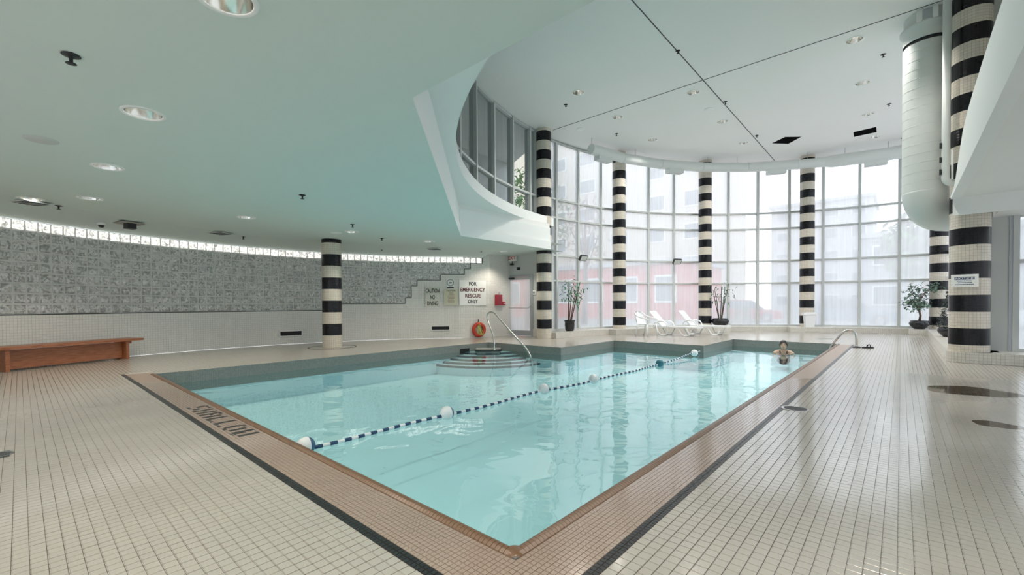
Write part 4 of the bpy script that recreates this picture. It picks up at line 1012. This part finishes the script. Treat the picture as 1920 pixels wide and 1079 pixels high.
def plant(name, label, loc, potk, build, psc=1.):
    t = thing(name, label, 'potted plant', loc, 0, None)
    pr_ = [(r*psc, z*psc) for r, z in pot_mesh(potk)]
    MB().lathe(pr_, 28).build('pot', M_POT, t, True); MB().lathe([(.001, pr_[-1][1]+.004), (pr_[-2][0], pr_[-1][1]+.004)], 20).build('soil', M_SOIL, t)
    build(t, pr_[-1][1], random.Random(len(label))); return t
def canes(t, z0, rnd, n, H_, spread, lm, nl, fan=.25, lean=(0, 0)):
    lf = MB(); lf2 = MB()
    for k in range(n):
        a = 2*pi*k/n+rnd.uniform(-.4, .4); h = H_*rnd.uniform(.75, 1.05); b = Vector((.05*cos(a), .05*sin(a), z0)); tip = Vector((spread*cos(a)*rnd.uniform(.5, 1)+lean[0], spread*sin(a)*rnd.uniform(.5, 1)+lean[1], z0+h))
        m = b.lerp(tip, .5)+Vector((rnd.uniform(-.03, .03), rnd.uniform(-.03, .03), 0)); MB().tube([b, m, tip], .016, 6, rs=[.02, .016, .009]).build('stem', M_STEM, t)
        for q in range(nl):
            f = rnd.uniform(.55, 1.08); c = b.lerp(tip, f)+Vector((rnd.gauss(0, fan), rnd.gauss(0, fan), rnd.gauss(0, fan*.6)))*.7
            leaves(lf if rnd.random() < .75 else lf2, [c], .15, .05, rnd, .45)
    lf.build('foliage', lm, t); lf2.build('dry_foliage', M_LEAFD, t)
pv = dep(1046, 600, 14.75); pv.z = ZCURB
plant('potted_bamboo', 'tall bamboo-like plant with bright green leaves in a black pot by the door column', cp(174.6, RK+.22, ZCURB), 'bucket', lambda t, z, r: canes(t, z, r, 6, 1.42, .26, M_LEAFG, 26, .2, (.10, .12)), 1.08)
plant('potted_cane_plant', 'tall sparse cane plant in a black bowl pot beside the second lounger', cp(132.4, RK-.08, ZCURB), 'bowl', lambda t, z, r: canes(t, z, r, 5, 1.35, .34, M_LEAFD, 20, .2), 1.1)
def bushy(t, z, r):
    MB().tube([(0, 0, z), (.03, .0, z+.22), (-.02, .02, z+.5), (.03, 0, z+.9)], .03, 8, rs=[.04, .033, .028, .015]).build('trunk', M_STEM, t, True)
    lf = MB()
    for k in range(16):
        a = r.uniform(0, 2*pi); h = r.uniform(.35, 1.1); e_ = Vector((.36*cos(a)*r.uniform(.4, 1), .36*sin(a)*r.uniform(.4, 1), z+h+.2)); MB().tube([(0, 0, z+h*.8), e_], .008, 5).build('branch', M_STEM, t)
        for q in range(22): leaves(lf, [e_+Vector((r.gauss(0, .11), r.gauss(0, .11), r.gauss(0, .09)))], .13, .085, r, .35)
    lf.build('foliage', M_LEAFD, t)
p3 = G(1729, 617, ZCURB); plant('potted_ficus', 'bushy round-leaved small tree in a black bowl pot on the ledge corner', (1.80, 19.88, ZCURB), 'bowl', bushy, .95)
def conifer(t, z, r):
    MB().tube([(0, 0, z), (0, 0, z+1.0)], .02, 6).build('trunk', M_STEM, t); lf = MB()
    for k in range(900):
        h = r.random()**1.3; a = r.uniform(0, 2*pi); R = (.30*(1-h)+.03)*r.uniform(.5, 1); leaves(lf, [(R*cos(a), R*sin(a), z+.03+h*1.05)], .10, .025, r, -.2)
    lf.build('foliage', M_LEAFK, t)
p4 = G(1768, 631, ZCURB); plant('potted_conifer', 'dark cone-shaped conifer in a black pot on the side ledge behind the thick column', (2.31, 15.4, ZCURB), 'bowl', conifer, .85)

# ================================================================== FLOODLIGHTS on the window frames
for (x, y, a, lb) in ((1090, 484, 168.74, 'black floodlight on the window frame above the bamboo plant'), (1268, 491, 141.86, 'black floodlight on the window frame above the sun loungers')):
    c = cp(a, RG-.30); c.z = oncirc(x, y, RG-.3, CC).z; inw = Vector((CC[0]-c.x, CC[1]-c.y, 0)).normalized()
    t = thing('floodlight', lb, 'floodlight', (0, 0, 0), 0, 'floodlights on the window frames'); Mx = frame(c, (inw*.8+Vector((0, 0, -.55))).normalized()); 
    MB().box((-.17, -.11, -.06), (.17, .11, .03), Mx).build('housing', M_BLACK, t); MB().box((-.15, -.09, .03), (.15, .09, .034), Mx).build('lens', pmat('lens_glass', (.72, .74, .70), .15), t)
    w0 = cp(a, RG-.07, c.z); MB().tube([w0, c-inw*.05], .018, 6).build('bracket', M_BLACK, t)

# ================================================================== DECK DETAILS
def drain(c, r, label):
    t = thing('floor_drain', label, 'drain', (c.x, c.y, 0), 0, 'round floor drains'); MB().lathe([(r, 0), (r, .005), (r*.86, .005), (r*.86, .002), (.001, .002)], 28).build('rim', M_STEEL, t)
    for k in range(5): yy = (-.6+.3*k)*r; L = sqrt(max(.01, (r*.8)**2-yy*yy)); MB().box((-L, yy-.012, .002), (L, yy+.012, .0045)).build('slot', M_DARK, t)
drain(G(1491, 767), .13, 'round metal floor drain near the pool edge on the window side deck'); drain(G(-6, 855), .09, 'round dark floor drain on the deck in front of the bench')
c = G(1548, 636); t = thing('slot_drain', 'narrow dark slot drain in the deck behind the pool end', 'drain', (c.x, c.y, 0), .65); MB().box((-.25, -.05, .0), (.25, .05, .004)).build('frame', M_STEEL, t); MB().box((-.22, -.03, .004), (.22, .03, .005)).build('slot', M_VOID, t)
def film_mat():
    m = bpy.data.materials.new('standing_water'); m.use_nodes = True; n = m.node_tree; n.nodes.remove(n.nodes['Principled BSDF'])
    tr_ = n.nodes.new('ShaderNodeBsdfTransparent'); tr_.inputs[0].default_value = (.78, .75, .71, 1); g_ = n.nodes.new('ShaderNodeBsdfGlossy'); g_.inputs['Roughness'].default_value = .03
    f_ = front_fresnel(n, 1.4); x_ = n.nodes.new('ShaderNodeMixShader')
    n.links.new(f_.outputs[0], x_.inputs[0]); n.links.new(tr_.outputs[0], x_.inputs[1]); n.links.new(g_.outputs[0], x_.inputs[2]); n.links.new(x_.outputs[0], n.nodes['Material Output'].inputs[0]); return m
M_FILM = film_mat()
def puddle(c, rx, ry, rot, label, seed):
    r = random.Random(seed); ph = [r.uniform(0, 6.3) for _ in range(3)]
    pl_ = []
    for k in range(40):
        a = 2*pi*k/40; q = 1+.10*sin(2*a+ph[0])+.07*sin(3*a+ph[1])+.05*sin(5*a+ph[2]); x, y = rx*q*cos(a), ry*q*sin(a); pl_.append((x*cos(rot)-y*sin(rot), x*sin(rot)+y*cos(rot)))
    tag(MB().prism(pl_, .0006, .0016).build('puddle', M_FILM), label, 'puddle', 'puddles on the deck').location = (c.x, c.y, 0)
puddle(G(1819, 734), .40, .42, .35, 'wide shallow puddle on the deck before the thick column', 3)
puddle(G(1868, 797), .15, .15, .9, 'small broken puddle on the deck beyond the wide puddle', 5)

# ================================================================== SWIMMER
pc = G(1469, 661, WATER_Z); pc.z = 0
t = thing('person', 'dark-haired swimmer in a dark swimsuit, shoulders just above the water', 'person', (pc.x, pc.y, 0), atan2(CAM.y-pc.y, CAM.x-pc.x)-pi/2)
M_SKIN = pmat('skin', (.62, .40, .29), .5); hz = -.005
b = MB()
b.sphere((0, 0, hz), .1, 20, 14, (.84, .96, 1.15)); b.sphere((0, .055, hz-.055), .055, 14, 10, (.85, .75, .9)); b.sphere((0, .098, hz-.02), .016, 8, 6, (.8, 1, 1.3)); b.sphere((0, .075, hz+.005), .02, 8, 6, (.7, .8, 1.2))
for s in (-1, 1): b.sphere((s*.084, -.005, hz-.01), .022, 8, 6, (.45, .8, 1.2))
b.tube([(0, -.02, hz-.05), (0, -.03, -.14), (0, -.04, -.21)], .05, 14, rs=[.042, .044, .08])
b.tube([(0, -.03, -.19), (0, -.06, -.29), (0, -.22, -.40), (0, -.38, -.46), (0, -.48, -.48)], .14, 18, rs=[.08, .14, .12, .14, .12])
for s in (-1, 1):
    b.tube([(s*.05, -.035, -.19), (s*.15, -.03, -.21), (s*.22, .02, -.24), (s*.24, .10, -.27), (s*.22, .22, -.28), (s*.21, .32, -.29)], .05, 12, rs=[.06, .062, .046, .042, .035, .026])
    b.sphere((s*.21, .355, -.295), .04, 10, 8, (.9, 1.1, .45))
    hd = Vector((-s*.1, 1, -.05)).normalized(); sd = Vector((s, 0, 0))
    for q, ln in enumerate((.062, .075, .08, .072)):
        o = Vector((s*.21, .385, -.297))+sd*((q-1.5)*.021); b.tube([o, o+hd*ln*.6, o+hd*ln+Vector((0, 0, -.014))], .009, 8, rs=[.0105, .0095, .008])
    o = Vector((s*.21, .35, -.295))-sd*.03; b.tube([o, o+hd*.03-sd*.028, o+hd*.06-sd*.034], .01, 8, rs=[.012, .011, .009])
    b.tube([(s*.08, -.46, -.48), (s*.12, -.80, -.52), (s*.12, -1.02, -.46)], .07, 12, rs=[.085, .058, .034]); b.tube([(s*.12, -1.02, -.46), (s*.12, -1.12, -.52)], .03, 8, rs=[.034, .022])
tmp = b.build('body', M_SKIN, None)
rm = tmp.modifiers.new('r', 'REMESH'); rm.mode = 'VOXEL'; rm.voxel_size = .0075; sm_ = tmp.modifiers.new('s', 'SMOOTH'); sm_.iterations = 4
me = bpy.data.meshes.new_from_object(tmp.evaluated_get(bpy.context.evaluated_depsgraph_get())); bpy.data.objects.remove(tmp)
me.materials.clear(); me.materials.append(M_SKIN); me.shade_smooth(); body = obj('body', me, t)
M_HAIR = pmat('black_hair', (.008, .007, .007), .45)
hp = MB(); NA = 20
rows = []
for j in range(9):
    v = j/8; row = []
    for k in range(NA):
        a = 2*pi*k/NA; front = max(0, sin(a)); lim = pi*(.68-.36*front**1.6); ph = lim*v; row.append((.100*sin(ph)*cos(a), .108*sin(ph)*sin(a)-.008, hz+.008+.127*cos(ph)))
    rows.append(row)
for j in range(8):
    for k in range(NA): hp.quad([rows[j][k], rows[j+1][k], rows[j+1][(k+1) % NA], rows[j][(k+1) % NA]])
hp.sphere((0, -.085, hz+.03), .05, 10, 8); hp.build('hair', M_HAIR, t, True)
for s in (-1, 1): MB().sphere((s*.031, .083, hz+.006), .011, 8, 6, (1.2, .6, .7)).build('eye', M_BLACK, t, True); MB().tube([(s*.016, .090, hz+.03), (s*.034, .088, hz+.036), (s*.05, .076, hz+.03)], .004, 6).build('eyebrow', M_HAIR, t)
MB().tube([(-.022, .090, hz-.058), (0, .097, hz-.056), (.022, .090, hz-.058)], .005, 6, rs=[.003, .006, .003]).build('mouth', pmat('lip', (.45, .14, .12), .5), t, True)
sw = MB().tube([(0, -.045, -.225), (0, -.09, -.30), (0, -.22, -.40), (0, -.38, -.46), (0, -.50, -.485)], .15, 18, rs=[.12, .15, .13, .15, .13])
for s in (-1, 1): sw.tube([(s*.06, .07, -.29), (s*.085, .03, -.168), (s*.085, -.04, -.162), (s*.07, -.15, -.25)], .012, 6)
sw.build('swimsuit', pmat('dark_swimsuit', (.015, .017, .03), .6), t, True)

# ================================================================== OUTSIDE
gout = [(-70, -40), (60, -40), (60, 110), (-70, 110)]
gr = tag(fill_poly('ground', gout, [[(x, y) for x, y in room]], -.08, pmat('grey_paving', (.25, .25, .25), .9, noise=(.15, .8, (.19, .21, .17)))), kind='structure')
M_BRICK = tmat('red_brick', (.60, .075, .06), (.54, .06, .05), (.5, .25, .22), .22, .012, .8); M_BEIGE = pmat('beige_render', (.62, .55, .46), .85, noise=(.3, .5, (.54, .48, .41))); M_GLASSW = pmat('far_window_glass', (.10, .14, .17), .1, spec=.8); M_STONE = pmat('grey_cladding', (.46, .47, .48), .8)
def building(name, label, lo, hi, mat, nx, nz, cat='building'):
    t = thing(name, label, cat, (0, 0, 0)); m = MB(); uvbox(m, lo, hi); m.build('wall', mat, t)
    MB().box((lo[0]-.3, lo[1]-.3, hi[2]), (hi[0]+.3, hi[1]+.3, hi[2]+.4)).build('roof', M_STONE, t)
    for i in range(nx):
        for j in range(nz):
            W = (hi[0]-lo[0])/nx; H_ = (hi[2]-lo[2])/nz; x = lo[0]+W*(i+.5); z = lo[2]+H_*(j+.55)
            f = MB().cbox((x, lo[1]-.03, z), (W*.55, .1, H_*.5)).build('window', M_WHITE, t); MB().cbox((x, lo[1]-.07, z), (W*.48, .06, H_*.43)).build('pane', M_GLASSW, f)
    return t
building('brick_building', 'low red brick building across the street', (-34, 33, -.08), (-11.2, 42, 4.4), M_BRICK, 7, 1)
building('apartment_block', 'tall beige apartment block behind the red brick building', (-52, 50, -.08), (-14, 62, 34), M_BEIGE, 8, 9)
building('grey_block', 'wide pale grey block far across the street', (-13, 72, -.08), (-1.5, 84, 15), M_STONE, 4, 5)
building('street_house', 'long low grey house row across the street behind the parked cars', (-1.2, 46, -.08), (20, 56, 6.6), pmat('slate_render', (.40, .41, .43), .85), 7, 2)
def tree(label, p, h, cr_, nl, seed, mat, ls=.35):
    r = random.Random(seed); t = thing('street_tree', label, 'tree', p, 0, 'trees outside'); MB().tube([(0, 0, 0), (.1, 0, h*.4), (0, .1, h*.8)], .15, 8, rs=[.2, .14, .05]).build('trunk', M_STEM, t, True); lf = MB()
    for k in range(9):
        a = r.uniform(0, 2*pi); e_ = Vector((cr_*cos(a)*r.uniform(.4, .9), cr_*sin(a)*r.uniform(.4, .9), h*r.uniform(.55, .98))); MB().tube([(0, 0, h*r.uniform(.3, .6)), e_], .04, 5).build('branch', M_STEM, t)
    for k in range(nl):
        a = r.uniform(0, 2*pi); el = r.uniform(-1, 1); q = r.random()**.4; leaves(lf, [(cr_*q*cos(a)*sqrt(1-el*el), cr_*q*sin(a)*sqrt(1-el*el), h*.68+h*.33*q*el)], ls, ls*.55, r)
    lf.build('foliage', mat, t)
M_OUTL = leaf_mat('outdoor_leaf', (.10, .22, .06), (.20, .32, .12)); M_OUTR = leaf_mat('reddish_leaf', (.40, .12, .08), (.34, .18, .10))
tree('leafy green tree outside the mezzanine end window', (-13.5, 16.5, -.08), 8.5, 2.2, 1500, 1, M_OUTL)
tree('thin tree outside the window bays nearest the exit door', (-13.2, 21.5, -.08), 8.0, 1.5, 350, 2, M_OUTR, .28)
tree('green tree across the street before the low grey house row', (2.5, 41, -.08), 8, 2.6, 900, 4, M_OUTL, .7)
r = random.Random(9)
for k, (x, y, lb) in enumerate(((2.6, 23.2, 'low green shrub outside behind the ficus pot'), (-4.6, 22.4, 'low green shrub outside behind the cane plant'))):
    t = thing('shrub', lb, 'shrub', (x, y, -.08), 0, 'shrubs outside'); lf = MB()
    for q in range(500): a = r.uniform(0, 6.3); h = r.random(); leaves(lf, [(.75*(1-h*.5)*r.uniform(.3, 1)*cos(a), .6*(1-h*.5)*r.uniform(.3, 1)*sin(a), .1+h*1.0)], .16, .09, r)
    lf.build('foliage', M_OUTL, t); MB().tube([(0, 0, 0), (0, 0, .7)], .04, 6).build('stem', M_STEM, t)
def car(label, p, rz, col, nm):
    t = thing('parked_car', label, 'car', p, rz, 'cars parked outside'); mt = pmat(nm, col, .25, coat=.5)
    MX2 = Matrix(((1, 0, 0, 0), (0, 0, 1, 0), (0, 1, 0, 0), (0, 0, 0, 1)))
    MB().prism([(-2.1, .25), (2.1, .25), (2.15, .55), (2.0, .72), (1.1, .85), (-1.9, .9), (-2.15, .7)], -.85, .85, MX2).build('body', mt, t)
    cab = MB().prism([(-1.75, .88), (1.05, .84), (.35, 1.4), (-1.2, 1.45)], -.74, .74, MX2).build('cabin', M_GLASSW, t); MB().prism([(-1.2, 1.43), (.35, 1.38), (.3, 1.46), (-1.1, 1.5)], -.72, .72, MX2).build('roof', mt, t)
    for x in (-1.3, 1.3):
        for y in (-.8, .8): wh = MB().lathe([(.001, -.1), (.3, -.1), (.32, -.06), (.32, .06), (.3, .1), (.001, .1)], 18, M=Matrix.Translation((x, y, .32)) @ Matrix.Rotation(pi/2, 4, 'X')).build('wheel', M_BLACK, t, True); MB().lathe([(.18, -.11), (.18, .11)], 12, M=Matrix.Translation((x, y, .32)) @ Matrix.Rotation(pi/2, 4, 'X'), close=True).build('hub_cap', M_STEEL, wh)
car('blue-grey car parked outside beyond the grab rail end windows', (-.9, 28.5, -.08), .15, (.22, .28, .34), 'blue_grey_car_paint')
car('red car parked outside beyond the white bin', (-6.5, 31, -.08), .1, (.45, .05, .05), 'red_car_paint')
car('white car parked outside to the side of the big duct', (5.0, 29.5, -.08), .05, (.7, .72, .74), 'white_car_paint')
